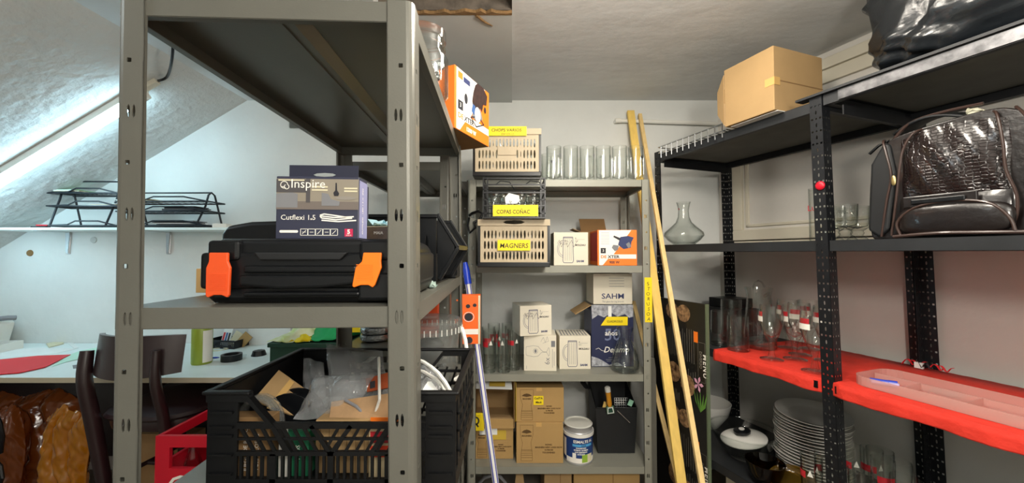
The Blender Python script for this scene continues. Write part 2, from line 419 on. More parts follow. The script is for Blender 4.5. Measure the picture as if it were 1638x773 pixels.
def grey_post(H, step=.158, z0=.06):
    rows = []; z = z0
    slot = lambda i: (.0026, .0105, 'o') if i in (1, 2) else None
    hole = lambda i: (.0036, .0036, 'c') if i == 1 else None
    while z < H-.03:
        rows += [(z, .0125, slot), (z+step/2, .006, hole)]; z += step
    return post_mesh(H, .042, .012, [.012, .0165, .0245, .0325, .042], rows, m_rack, 'post')
def tray(w, d, lip=.032, fl=.014, rib=True):
    k = K(); t = .0014
    k.box(0, w, 0, d, -t, 0)
    k.box(0, w, 0, t, -lip, 0).box(0, w, d-t, d, -lip, 0).box(0, t, t, d-t, -lip, 0).box(w-t, w, t, d-t, -lip, 0)
    k.box(t, w-t, t, fl, -lip, -lip+t).box(t, w-t, d-fl, d-t, -lip, -lip+t).box(t, fl, fl, d-fl, -lip, -lip+t).box(w-fl, w-t, fl, d-fl, -lip, -lip+t)
    return k
def rib_k(w, d, axis='y', lip=.032):
    k = K()
    c, a, b, h = w/2, .038, .022, .02
    if axis == 'y':
        k.add([(c-a,.016,-.0016),(c-b,.016,-h),(c+b,.016,-h),(c+a,.016,-.0016),(c-a,d-.016,-.0016),(c-b,d-.016,-h),(c+b,d-.016,-h),(c+a,d-.016,-.0016)],
              [(0,1,5,4),(1,2,6,5),(2,3,7,6),(0,3,2,1),(4,5,6,7)])
        k.box(c-.005, c+.005, .016, d-.016, -h-.003, -h+.001)
    return k
def rack_unit(name, label, loc, rz, W, D, H, levels, pk, mat, lipmat=None, lip=.032, rib=True, group=None, sh=0.0, piv=0.0):
    """origin at the front left outer corner, on the floor"""
    r = thing(name, label, 'shelving', loc, rz, group)
    for x, y, sx, sy in ((W, 0, 1, 1), (0, 0, -1, 1), (W, D, 1, -1), (0, D, -1, -1)):
        o = mirrored(pk, sx, sy, sh, piv).build('post', mat, r); o.location = (x, y, 0)
    for z in levels:
        e = .0035; s = tray(W-2*e, D-2*e, lip).build('shelf', lipmat or mat, r, loc=(e+sh*(z-piv), e, z), bevel=.0018 if lip < .04 else 0, seg=2)
        if rib: rib_k(W-2*e, D-2*e).build('stiffening_rib', lipmat or mat, s)
    return r
# near unit on the left
LX, LY, LA = -.586, .58, R(2.5)
LW, LD = .452, .86
Z_TOP, Z_MID, Z_LOW = 1.700, 1.217, .893
gp = grey_post(1.701, z0=.095)
left = rack_unit('metal_shelving_unit', 'grey metal shelving unit standing nearest, holding the orange-latched case', (LX, LY, 0), LA, LW, LD, 1.701, (Z_TOP, Z_MID, Z_LOW, .12), gp, m_rack, sh=-.013)
def LL(x, y, z):
    return Vector((LX+x*cos(LA)-y*sin(LA), LY+x*sin(LA)+y*cos(LA), z))
# second grey unit standing in line behind it
second = rack_unit('metal_shelving_unit', 'grey metal shelving unit in line behind the nearest one, by the blue-ended pole', (-.672, 1.50, 0), R(1), .43, .74, 1.72, (1.66, .93, .12), grey_post(1.72), m_rack)
# unit against the back wall
BX, BY, BW, BD = -.219, 1.90, .905, .38
ZB = (1.665, 1.237, .705, .259)
back = rack_unit('metal_shelving_unit', 'grey metal shelving unit against the back wall holding crates, mugs and boxes', (BX, BY, 0), 0, BW, BD, 1.6655, ZB, grey_post(1.6655), m_rack_b, lip=.034, rib=False)
lab = K().box(.872, .908, -.0016, -.0006, 1.3-(515-405)*1.9/615, 1.3-(444-405)*1.9/615).build('yellow_label', m_yellow, back)
for i, ch in enumerate('STORUSOA'):
    text(ch, .024, m_ink, lab, .890, 1.3-(453+i*8.0-405)*1.9/615-.011, y=-.0022, align='CENTER', rot=R(-8 if i % 2 else 10))
# black slotted-angle unit along the right wall, two bays
RA = R(-70); RX, RY = .785, 2.085
BAY, RD, RSH = .835, .52, -.019
ZR = (1.832, 1.343, .865, .365)
def RR(t, d, z): return Vector((RX+cos(RA)*t-sin(RA)*d, RY+sin(RA)*t+cos(RA)*d, z))
def RT(px, d):
    """distance along the right unit of the pixel column px at depth d"""
    q = (px-819)/F; bx, by = RX-sin(RA)*d, RY+cos(RA)*d
    return (q*by-bx)/(cos(RA)-q*sin(RA))
rows = []; z = .03
while z < 1.80:
    rows += [(z, .009, lambda i: (.0028, .0075, 'o') if i == 1 else None), (z+.022, .006, lambda i: (.0034, .0034, 'c') if i in (0, 2) else ((.003, .003, 'c') if i == 1 else None))]; z += .044
sp = post_mesh(1.85, .038, .0, [.0, .014, .026, .040], rows, m_blk_steel, 'post', lip=0)
right = thing('slotted_angle_shelving', 'black slotted-angle shelving unit along the right wall with bag and glassware', 'shelving', (RX, RY, 0), RA)
for x in (0, BAY, 2*BAY):
    for y, sy in ((0, 1), (RD, -1)):
        for sx in ((-1,) if x == 0 else (1,)):
            o = mirrored(sp, sx, sy, RSH, 1.3).build('post', m_blk_steel, right); o.location = (x, y, 0)
o = mirrored(sp, -1, -1, RSH, 1.3).build('post', m_blk_steel, right); o.location = (BAY+.003, RD, 0)
for b in range(2):
    for i, z in enumerate(ZR):
        x0 = b*BAY+.003+RSH*(z-1.3); wd = BAY-.006; dz = .012 if (i == 0 and b == 1) else 0
        s = tray(wd, RD-.006, .036, .02).build('shelf', m_blk_shelf, right, loc=(x0, .003, z+dz))
        u = K().box(.025, wd-.025, .025, RD-.03, -.006, -.0016).build('underside_panel', m_dust, s)
    K().box(b*BAY+.04, b*BAY+.044, .02, RD-.02, ZR[0]-.07, ZR[0]-.037).build('cross_brace', m_blk_steel, right)
K().box(BAY+.04, 2*BAY-.04, -.002, .0028, ZR[0]-.022, ZR[0]+.011).build('worn_lip', m_worn, right)
K().box(BAY-.09, BAY+.55, -.012, .03, ZR[0]+.013, ZR[0]+.021).build('overlapping_strip', m_blk_shelf, right)
k = K(); k.lathe([(0, .007), (.010, .006), (.0145, .003), (.0155, 0), (0, 0)], 18); k.v = [(v[0], -v[2], v[1]) for v in k.v]
cap = k.build('red_cap', m_red, right, loc=(BAY-.02, -.002, 1.3+(405-296)*1.31/615), smooth=True)
for x in (BAY-.05, BAY+.02):
    K().box(x-.008, x+.008, -.006, -.001, ZR[2]-.03, ZR[2]-.006).build('clip', m_black, right)
# ================================================================== LEFT: lamp, desk, chair, near unit
# fluorescent lamp on the roof slope
ya = 1.88
def slope(x, y=ya, off=0.0): return Vector((x+off*.524*-1*-1, y, CAMZ+1.951+.615*x-off*.852))
t = thing('fluorescent_lamp', 'lit fluorescent tube lamp on the sloping ceiling with a black lead', 'lamp', slope(-1.95))
def SL(x, off, y=0.0):
    d = Vector((1, 0, .615)).normalized(); n = Vector((.524, 0, -.852)); p0 = slope(-1.95)
    return d*(x+1.95)*1.174 + n*off + Vector((0, y, 0))
K().bar(SL(-3.15, .016), SL(-1.83, .016), .045, .03).build('batten', m_white_pl, t, bevel=.003)
K().cyl(SL(-3.12, .052), SL(-1.86, .052), .016, n=16).build('glowing_tube', m_tube, t, smooth=True)
for x in (-3.135, -1.845):
    K().cyl(SL(x-.014, .05), SL(x+.014, .05), .02, n=14).build('end_cap', m_white_pl, t, smooth=True)
K().bar(SL(-1.828, .014), SL(-1.765, .016), .03, .024).build('connector', m_cream, t, bevel=.003)
e = SL(-1.764, .016)
p3 = at(277, 68, 1.68) - slope(-1.95)
K().tube(smooth_pts([e, e+Vector((.045,0,.02)), e.lerp(p3, .62)+Vector((.022,0,-.02)), p3, p3+Vector((.002,-.01,.022))]), .0060, 8).build('lead', m_black, t, smooth=True)

# wall shelf with brackets
zs = at(0, 364, 2.14).z
sx1 = at(372, 365, 2.14).x
t = thing('wall_shelf', 'thin white shelf board on brackets along the far wall, carrying wire trays', 'shelf', (-2.2, 2.35, zs))
K().box(-1.1, sx1+2.2, -.21, -.001, -.014, 0).build('board', m_desk, t, bevel=.001)
for px in (102, 264):
    x = at(px, 375, 2.32).x+2.2
    k = K().box(x-.012, x+.012, -.003, -.0005, -.15, -.014).box(x-.012, x+.012, -.17, -.001, -.017, -.014)
    k.prism([(-.012+x, -.015), (x+.012, -.015), (x+.006, -.145), (x-.006, -.145)], -.012, -.003)
    k.build('bracket', m_chrome, t)
# desk
dz, dy = .754, 1.70
t = thing('desk', 'long white-topped desk against the far wall covered in papers', 'desk', (-2.0, dy, 0))
K().box(-1.38, 1.26, .002, .645, dz-.022, dz).build('desk_top', m_desk, t)
K().box(-1.38, 1.26, -.001, .002, dz-.022, dz).build('edge_band', m_deskedge, t)
for x in (-1.36, 1.22): K().box(x, x+.03, .1, .62, 0, dz-.022).build('side_panel', m_chair, t)
K().box(-1.33, 1.18, .61, .625, .1, dz-.022).build('back_panel', m_chair, t)

def sheet(name, pts, z, mat, label, cat, th=.0012, group=None, curl=0.0):
    """a thin leaf lying at height z; outline in room x-y"""
    cx = sum(p[0] for p in pts)/len(pts); cy = sum(p[1] for p in pts)/len(pts); n = len(pts)
    k = K(); zz = [curl if i == 0 else 0 for i in range(n)]
    k.add([(p[0]-cx, p[1]-cy, q) for p, q in zip(pts, zz)]+[(p[0]-cx, p[1]-cy, q+th) for p, q in zip(pts, zz)],
          [tuple(range(n)), tuple(range(2*n-1, n-1, -1))]+[(i, (i+1) % n, (i+1) % n+n, i+n) for i in range(n)])
    return tag(k.build(name, mat, loc=(cx, cy, z)), label, cat, group)
def desk_pt(px, py, z=dz):
    """point of the plane at height z seen at that pixel"""
    a = at(px, py, 1.0); s = (z-CAMZ)/(a.z-CAMZ); return (a.x*s, a.y*s)
def poly(*pp, z=dz): return [desk_pt(a, b, z) for a, b in pp]
sheet('card_folder', poly((-25,601),(30,597),(72,588),(113,568),(60,570),(-30,579), z=dz+.004), dz+.0035, m_redpaper, 'red card folder on the desk, nearest to its front edge', 'folder', .003)
sheet('paper_sheet', poly((82,588),(105,580),(150,570),(158,556),(128,562),(112,568)), dz+.0014, M('mint_paper', '#bfe3cf', .8), 'pale green sheet on the desk beside the red folder', 'paper')
sheet('paper_sheet', poly((-20,576),(85,567),(125,558),(60,557),(-20,562)), dz+.0003, m_paper, 'white sheet on the desk behind the red folder', 'paper')
sheet('paper_sheet', poly((118,558),(104,546),(112,544),(126,557)), dz+.0010, m_paper, 'small white slip on the desk standing out beyond the pale green sheet', 'paper')
sheet('note_pad', poly((78,557),(102,551),(100,546),(74,551)), dz+.0008, m_cream_paper, 'thin cream pad on the desk behind the sheets', 'pad', .005)
sheet('printed_card', poly((117,590),(140,587),(138,582),(116,585)), dz+.0003, m_print_gy, 'small grey printed card on the desk left of the chair back', 'card')
sheet('paper_sheet', poly((158,553),(250,551),(250,545),(140,546)), dz+.0003, m_paper, 'white sheet at the back of the desk behind the chair', 'paper')
# grey box file and white tray at far left of the desk
x, y = desk_pt(18, 556)
t = thing('paper_tray', 'low white box tray with dark inside at the left end of the desk', 'tray', (x-.06, y-.165, dz), R(9))
K().box(-.2, .17, -.05, -.044, 0, .045).box(-.2, .17, .12, .126, 0, .045).box(.164, .17, -.044, .12, 0, .045).box(-.2, .164, -.044, .12, 0, .004).build('tray_body', m_white_pl, t)
K().box(-.19, .1, -.03, .1, .005, .022).build('dark_papers', m_print_bk, t)
x, y = desk_pt(10, 548)
t = thing('desk_phone', 'grey desk telephone with sloping face at the left end of the desk', 'telephone', (x+.03, 2.215, dz), R(-12))
k = K(); k.prism([(-.09,0),(.05,0),(.098,.135),(.075,.15),(-.02,.15),(-.07,.12)], 0, .1); k.build('housing', m_white_pl, t, bevel=.006)
K().tube([(.06,-.012,.15),(.085,.02,.165),(.115,.06,.168),(.12,.09,.165)], .014, 8).build('handset', m_print_gy, t, smooth=True)
x, y = desk_pt(40, 545)
K_ = K().box(-.05, .05, 0, .06, 0, .05)
tag(K_.build('small_carton', m_print_gy, loc=(x+.02, y+.05, dz), rz=R(8), bevel=.002), 'small grey and blue carton on the desk right of the telephone', 'box')
# wire file trays with papers on the wall shelf
def wire_tray(px0, px1, ptop, label, rz, papers):
    Y = 2.18; p0, p1 = at(px0, 362, Y), at(px1, 362, Y); W = p1.x-p0.x; H = at(px0, ptop, Y).z-zs
    t = thing('wire_file_tray', label, 'tray', (p0.x, Y-.02, zs), rz, 'wire file trays on the wall shelf')
    D = .13
    for x in (.02, W-.02):
        pts = [(x-.022 if x < W/2 else x-.035, 0, .003), (x-.008, .035, H*.6), (x-.004, .05, H*.93), (x+.002, .065, H), (x+.008, .08, H*.93), (x+.012, .1, H*.6), (x+.02, D, .003)]
        K().tube(pts, .0052, 8).build('end_loop', m_wire_b, t, smooth=True)
    K().tube([(.02,.065,H),(W-.02,.065,H)], .0045, 6).build('top_rail', m_wire_b, t)
    for z in (.012, H*.45, H*.72):
        k = K()
        k.tube([(-.02,.0,z),(W+.01,.0,z),(W+.01,D,z),(-.02,D,z)], .0045, 6, closed=True)
        k.tube([(-.02,.0,z),(W*.28,-.004,z+.005),(W*.4,-.004,z+.026),(W*.75,-.004,z+.026),(W+.01,0,z)], .0042, 6)
        for i in range(14): k.tube([(-.01+W*i/13,0,z),(W*i/13,D,z)], .0016, 5)
        k.build('shelf_frame', m_wire_b, t)
    return t, W, H, D
t1, W1, H1, D1 = wire_tray(86, 186, 288, 'black wire file tray left of the grey post, on the wall shelf', R(2), 1)
t2, W2, H2, D2 = wire_tray(196, 334, 307, 'black wire file tray right of the grey post, on the wall shelf', R(-1), 1)
def stack(name, t, x, y, z, w, d, n, cols, label, th=.004, group=None, rz=0):
    """a loose pile of leaves: one object, its edges uneven"""
    r = thing(name, label, 'papers', t.matrix_basis @ Vector((x, y, z)), rz, group)
    for i in range(n):
        j = rnd.uniform(-.01, .01); q = rnd.uniform(-.012, .012)
        K().box(-w/2+j, w/2+j+rnd.uniform(-.015,.015), -d/2+q, d/2+q, i*th, i*th+th*.8).build('sheet', cols[i % len(cols)], r)
    return r
stack('paper_pile', t1, .06, .062, H1*.72+.006, .17, .10, 4, [m_black_m, m_cream_paper, m_paper, M('green_sheet','#a9cfae',.8)], 'papers with a pale green top in the upper left wire tray')
stack('paper_pile', t1, W1*.75, .062, H1*.45+.005, .15, .10, 3, [m_paper, m_cream_paper], 'white papers poking from the middle level of the left wire tray')
stack('paper_pile', t2, .05, .062, H2*.72+.005, .16, .10, 4, [m_cream_paper, m_paper, m_black_m], 'cream papers lying at the upper left of the right wire tray')
stack('paper_pile', t2, W2*.66, .062, H2*.45+.006, .19, .10, 4, [m_black_m, m_print_gy, m_black_m], 'dark folders in the middle level of the right wire tray', .006)
stack('paper_pile', t2, W2*.62, .062, .017, .23, .10, 4, [m_print_gy, m_paper, m_black_m], 'grey folders in the lowest level of the right wire tray', .006)
p = at(66, 359, 2.16)
t = thing('stapler', 'small black and red stapler lying on the wall shelf at far left', 'stapler', (p.x, p.y, zs), R(5))
K().box(-.045, .035, -.012, .012, 0, .008).build('base', m_black, t, bevel=.003); K().box(-.02, .04, -.011, .011, .0085, .017).build('arm', m_red, t, bevel=.004)
p = at(354, 359, 2.17)
tag(K().box(-.03, .04, -.03, .03, 0, .022).build('small_carton', m_white_pl, loc=(p.x, p.y, zs), rz=R(8), bevel=.002), 'small white carton at the right end of the wall shelf', 'box')

# things on the right half of the desk
x, y = desk_pt(312, 585)
t = thing('spray_can', 'green and white spray can standing on the desk right of the chair back', 'can', (x, y+.04, dz))
K().lathe([(0,0),(.041,0),(.043,.006),(.043,.17),(.036,.185),(.02,.19),(0,.19)], 28).build('can_body', m_ygreen, t, smooth=True)
K().lathe([(.0433,.01),(.0433,.165)], 8, a0=R(-48), a1=R(20)).build('white_panel', m_print_wh, t, smooth=True)
K().lathe([(.0,.19),(.025,.19),(.025,.225),(.02,.23),(0,.23)], 20).build('cap', m_white_pl, t, smooth=True)
def tape_roll(px, py, r, h, label, tilt=0, ribs=False):
    x, y = desk_pt(px, py)
    t = thing('tape_roll', label, 'tape', (x, y+r*.6, dz))
    K().lathe([(r*.78,0),(r,0),(r,h),(r*.78,h),(r*.78,0)], 28).build('tape', m_black, t, smooth=True, ang=30)
    K().lathe([(r*.70,.001),(r*.775,.001),(r*.775,h-.001),(r*.70,h-.001),(r*.70,.001)], 24).build('core', m_black_m, t, smooth=True, ang=30)
tape_roll(364, 579, .046, .032, 'black tape roll lying on the desk, the larger of the two')
x, y = desk_pt(410, 570)
t = thing('drain_cap', 'small ribbed black cap on the desk right of the tape roll', 'cap', (x, y+.02, dz))
K().lathe([(0,0),(.036,0),(.026,.025),(.018,.027),(0,.022)], 22).build('cap_body', m_black, t, smooth=True)
for i in range(11): K().bar((.034*cos(i*.571), .034*sin(i*.571), .001), (.026*cos(i*.571), .026*sin(i*.571), .025), .003, .003).build('rib', m_black, t)
x, y = desk_pt(335, 574)
t = thing('ballpoint_pen', 'blue ballpoint pen lying on the desk beside the spray can', 'pen', (x, y, dz+.004), R(12))
K().tube([(-.04,0,0),(.03,0,0),(.045,0,0)], [.004,.004,.002], 8).build('barrel', m_bluepl, t, smooth=True); K().tube([(-.04,0,0),(-.052,0,0)], [.0035,.003], 8).build('cap', m_bluepl, t)
x, y = desk_pt(362, 556)
t = thing('mesh_tray', 'small black mesh tray of leaflets at the back of the desk', 'tray', (x, y+.02, dz), R(-8))
k = K().box(-.115, .085, -.05, .07, 0, .003)
us = [i*.0105 for i in range(20)]; vs = [0, .006, .014, .022, .03, .038, .048]
k.perf((-.115,-.05,0), (1,0,0), (0,0,1), us, vs, lambda i, j: (.0036, .0026, 'o') if 0 < j < 5 else None, .002)
k.box(-.115,-.113,-.05,.07,0,.045).box(.083,.085,-.05,.07,0,.045).box(-.115,.085,.068,.07,0,.045); k.build('tray_body', m_wire_b, t)
tr = t.matrix_basis.copy()
for i, (dx, col, an, lab) in enumerate(((-.03, m_paper, 4, 'white printed leaflet leaning in the mesh tray on the desk'), (.02, m_cream_paper, 25, 'cream leaflet leaning in the middle of the mesh tray'), (.06, m_carton_l, 38, 'brown leaflet tilted at the right end of the mesh tray'))):
    q = thing('leaflet', lab, 'leaflet', tr @ Vector((dx, 0.0, .004)), rot=(R(-14), R(an), R(-8)), group='leaflets in the mesh tray')
    K().box(-.028, .028, -.002, .004, .0, .10 if i == 0 else .085).build('leaflet_body', col, q)
    if i == 0:
        for j, mm in enumerate((m_print_red, m_print_bl, m_print_bk)): flat('printed_patch', rect(-.024+j*.017, -.012+j*.017, .03, .075), mm, q, y=-.0021)
x, y = desk_pt(346, 560)
pts = [Vector((.05*cos(a)*(1+.25*sin(3*a)), .03*sin(a), .003+.002*sin(2*a))) for a in [i*.45 for i in range(14)]]
tag(K().tube(pts, .003, 6, closed=True).build('rubber_band', m_cream_paper, loc=(x, y, dz)), 'loose cream rubber loop on the desk in front of the mesh tray', 'band')
pts = [Vector((.03*cos(a), .022*sin(a), .004+.003*cos(a))) for a in [i*.5 for i in range(12)]]
x, y = desk_pt(384, 571)
tag(K().tube(pts, .0025, 6, closed=True).build('clear_ring', m_glass, loc=(x, y, dz)), 'clear plastic ring on the desk between the tape roll and the ribbed cap', 'ring')
# dark green crate with carrier bag, red and yellow boxes at the right end of the desk
p = at(494, 590, 1.77)
t = thing('green_crate', 'dark green crate at the right end of the desk under a carrier bag', 'crate', (p.x, p.y, dz+.0005))
k = K(); W_, D_, H_ = .36, .28, .135
k.box(-W_/2, W_/2, 0, .012, 0, H_).box(-W_/2, W_/2, D_-.012, D_, 0, H_).box(-W_/2, -W_/2+.012, .012, D_-.012, 0, H_).box(W_/2-.012, W_/2, .012, D_-.012, 0, H_).box(-W_/2+.012, W_/2-.012, .012, D_-.012, 0, .01)
k.build('crate_body', m_green_d, t, bevel=.003)
K().box(-W_/2-.008, W_/2+.008, -.008, .0, H_-.02, H_).box(-W_/2-.008, -W_/2, 0, D_, H_-.02, H_).build('rim', m_green_d, t, bevel=.003)
bx = p.x
def cloth(name, c, sx, sy, h, mat, label, cat, seed, n=18, extra=None, rz=0):
    rr = random.Random(seed); ph = [rr.uniform(0, 6.3) for _ in range(8)]
    def f(u, v):
        x, y = (u-.5)*sx, (v-.5)*sy
        z = h*(1-abs(2*u-1)**2.2)*(1-abs(2*v-1)**2.2)*(.65+.35*sin(9*u+ph[0]+3*v)*cos(7*v+ph[1]))+.006*sin(22*u+ph[2])*sin(17*v+ph[3])
        return (x+.012*sin(11*v+ph[4]), y+.012*sin(9*u+ph[5]), max(z, 0)+.002)
    k = K().grid(f, n, n)
    o = k.build(name, mat, extra, smooth=True, ang=80); o.location = c; o.rotation_euler.z = rz
    s = o.modifiers.new('thickness', 'SOLIDIFY'); s.thickness = .0015
    if label: tag(o, label, cat)
    return o
t = thing('carrier_bag', 'crumpled white, green and yellow carrier bag on the dark green crate', 'bag', (bx-.02, 1.90, dz+.137))
cloth('white_panel', (-.07, -.02, 0), .20, .22, .07, M('lime_white_film', '#e6ead0', .45, col2='#c9d77f', vscale=9), None, None, 3, extra=t)
cloth('yellow_patch', (-.02, -.10, 0.003), .09, .08, .03, m_yellow, None, None, 5, n=10, extra=t)
cloth('green_panel', (.08, .0, .005), .20, .24, .085, m_green, None, None, 8, extra=t)
p = at(540, 545, 2.12)
tag(K().box(-.11, .13, 0, .14, 0, .12).build('red_carton', m_red, loc=(p.x, p.y-.02, dz), bevel=.003), 'red box at the back of the desk behind the green bag', 'box')
p = at(425, 545, 2.30)
tag(K().prism([(-.14,0),(.12,0),(.13,.16),(-.11,.175)], 0, .012).build('white_board', m_paper, loc=(p.x+.02, 2.30, dz), bevel=.001), 'white sheet leaning on the wall behind the mesh tray', 'paper')

# dark wooden chair, its back towards the viewer
cz = .62
c0 = at(218, 600, 1.60)
t = thing('dark_wooden_chair', 'dark stained wooden chair with curved back rail drawn up to the desk', 'chair', (c0.x, 1.62, 0), R(-4))
def rail(u, v, e=0.0):
    a = (u-.5)*R(96); r = .262+e
    return (r*sin(a), .17-r*cos(a)*1.0+.02*(v-.5), .80+.165*v*(1-.10*(2*abs(u-.5))**2)+.012*(2*abs(u-.5)))
k = K(); nu, nv = 20, 5
k.grid(lambda u, v: rail(u, v, 0), nu, nv); k.grid(lambda u, v: rail(u, v, -.016), nu, nv)
for v in (0, 1): k.grid(lambda u, q: rail(u, v, -.016*q), nu, 1)
for u in (0, 1): k.grid(lambda v, q: rail(u, v, -.016*q), nv, 1)
k.build('back_rail', m_chair, t, smooth=True)
for pts in ([(-.160,.06,0),(-.168,.02,.3),(-.176,-.03,cz),(-.185,-.055,.78),(-.190,-.045,.90)], [(.152,.06,0),(.151,.0,.3),(.150,-.04,cz),(.149,-.078,.78),(.148,-.078,.915)]):
    K().tube(smooth_pts(pts), [(.021 if pts[0][0] < 0 else .014)+.006*sin(pi*i/17) for i in range(17)], 10).build('leg', m_chair, t, smooth=True)
for sx in (-1, 1):
    K().tube([(sx*.17, .38, 0), (sx*.17, .36, cz-.02)], [.014, .02], 10).build('leg', m_chair, t, smooth=True)
K().ell((0, .18, cz), (.215, .22, .018), .5, .65, 32, 8).build('seat', m_chair, t, smooth=True)
K().ell((0, .18, cz-.035), (.2, .2, .028), .3, .65, 32, 8).build('seat_rail', m_chair, t, smooth=True)
K().tube([(-.18, .02, .32), (-.17, .36, .32)], .01, 8).tube([(.13, .02, .32), (.17, .36, .32)], .01, 8).tube([(-.175, .2, .32), (.15, .2, .32)], .01, 8).build('stretcher', m_chair, t, smooth=True)

# amber plastic bags hanging under the desk
def cushion(px0, px1, py0, Y, z0, mat, label, tubes, seed, dep=.05):
    a, b = at(px0, py0, Y), at(px1, py0, Y); W = b.x-a.x; H = a.z-z0; rr = random.Random(seed); ph = [rr.uniform(0, 6) for _ in range(tubes+1)]
    t = thing('amber_plastic_bag', label, 'bag', ((a.x+b.x)/2, Y, z0))
    def film(sgn):
        def f(u, v):
            top = H*(1-.05*abs(sin(u*pi*1.5+ph[0]))-.03*rr0[int(u*24)]-.08*(abs(2*u-1)**6))
            z = top*v; wob = .30*sin(v*9.5+ph[1])+.10*sin(v*23+ph[0])
            lane = tubes*u+wob*(u*(1-u)*4)
            d = dep*(.18+.82*abs(sin(pi*lane))**.6)*(1-abs(2*v-1)**8)*(1-abs(2*u-1)**10)
            d += .003*sin(v*47+9*u+ph[1])*sin(31*u+ph[0])+.0012*sin(v*83+40*u)
            return (-W/2+W*u+.012*sin(v*7+ph[0]), sgn*max(d, .001), z)
        return f
    rr0 = [rr.random() for _ in range(25)]
    K().grid(film(-1), 72, 84).build('front_film', mat, t, smooth=True, ang=80)
    K().grid(film(1), 36, 42).build('rear_film', mat, t, smooth=True, ang=80)
    k = K()
    for i in range(1, tubes):
        pts = []
        for j in range(25):
            v = j/24; u = (i-(.30*sin(v*9.5+ph[1])+.10*sin(v*23+ph[0])))/tubes; u = min(max(u, .02), .98)
            pts.append((-W/2+W*u+.012*sin(v*7+ph[0]), -dep*.22, H*.93*v))
        K().tube(pts, .003, 6).build('weld_seam', mat, t, smooth=True)
    return t
cushion(-40, 132, 618, 1.90, .02, m_amber_dk, 'large brown-amber air-cushion bag under the desk, the rear one', 4, 2, .07)
cushion(-30, 40, 642, 1.76, .05, m_amber_dk, 'brown-amber air-cushion bag under the desk at the left picture edge', 2, 9, .05)
cushion(72, 146, 645, 1.70, .08, m_amber_pl, 'bright yellow-amber air-cushion bag under the desk left of the chair', 3, 4, .035)
# brown carton and dark suitcase under the desk
p = at(245, 773, 2.0)
tag(K().box(-.16, .18, 0, .08, 0, .36).build('brown_carton', m_carton, loc=(p.x, 2.025, 0), bevel=.002), 'brown cardboard box on the floor under the desk behind the chair', 'box')
K_ = K(); K_.prism([(-.45,0),(.42,0),(.42,.24),(-.1,.24),(-.42,.06)], 0, .15)
tag(K_.build('dark_case', m_black_m, loc=(at(330, 640, 2.1).x, 2.1, .42), bevel=.01), 'dark sloping case under the desk behind the red bottle crate', 'case')
tag(K().box(-.44, .42, 0, .17, 0, .418).build('dark_carton', m_black_m, loc=(at(330, 640, 2.1).x, 2.115, 0), bevel=.01), 'dark box on the floor under the desk below the sloping case', 'box')
# black cable at the left picture edge
p = at(-4, 720, 1.55)
tag(K().tube([p+Vector((-.03,0,.18)), p+Vector((.005,0,.10)), p+Vector((.017,0,.05)), p+Vector((.012,0,-.01)), p+Vector((-.02,0,-.03)), p+Vector((.0,.01,-.07)), p+Vector((.022,0,-.11)), p+Vector((.0,0,-.16)), p+Vector((-.03,0,-.3)), (p.x-.04, p.y, .006), (p.x-.3, p.y, .006)], .008, 8).build('black_cable', m_black, smooth=True), 'thick black cable hanging at the left picture edge', 'cable')

# red bottle crates, stacked
def bottle_crate(loc, label, upper):
    t = thing('red_bottle_crate', label, 'crate', loc, R(0), 'red bottle crates')
    W_, D_, H_ = .42, .30, .305
    for y0, y1 in ((0, .014), (D_-.014, D_)):
        k = K(); k.perf((0, y0, 0), (1,0,0), (0,0,1), [0, .05, W_-.05, W_], [0, .19, H_-.04, H_], lambda i, j: ((W_-.10)/2-.0005, (H_-.23)/2-.0005, 'r') if (i, j) == (1, 1) else None, -.014)
        k.build('end_wall', m_red, t, bevel=.003)
    for x0 in (0, W_-.014):
        k = K(); k.perf((x0, .0145, 0), (0,1,0), (0,0,1), [0, .026, D_-.055, D_-.029], [0, .2, H_-.035, H_], lambda i, j: ((D_-.081)/2-.0005, (H_-.235)/2-.0005, 'r') if (i, j) == (1, 1) else None, .014)
        k.build('side_wall', m_red, t, bevel=.003)
    K().box(.014, W_-.014, .014, D_-.014, 0, .012).build('base', m_red, t)
    if upper: text('Coca-Cola', .088, m_print_wh, t, .035, .105, y=-.001, name='white_lettering', shear=.35, bold=.0015)
    return t
rc = at(249, 698, 1.40)
low = bottle_crate((rc.x, 1.40, rc.z-.305-.3065), 'lower red bottle crate, under the one with bottles', False)
if rc.z-.611 > .003: K_ = None
top = bottle_crate((rc.x, 1.40, rc.z-.305), 'red bottle crate with white script and bottles beside the chair, the upper one', True)
base_z = rc.z-.6125
tag(K().box(-.02, .44, -.02, .32, 0, base_z-.001).build('wooden_plinth', m_carton_d, loc=(rc.x, 1.40, 0)), 'low brown block on the floor under the red bottle crates', 'block')
bt = None
i = 0
labs = ['clear glass bottle in the red crate, front row, leftmost', 'glass bottle with orange label in the red crate, front row', 'clear glass bottle in the red crate, front row, third from left', 'clear glass bottle in the red crate, back row, leftmost', 'green glass bottle in the red crate, back row, second', 'green glass bottle in the red crate, back row, third']
m_gb = glassy('green_bottle_glass', '#7fa07a', '#2c4030', .03, 1.0)
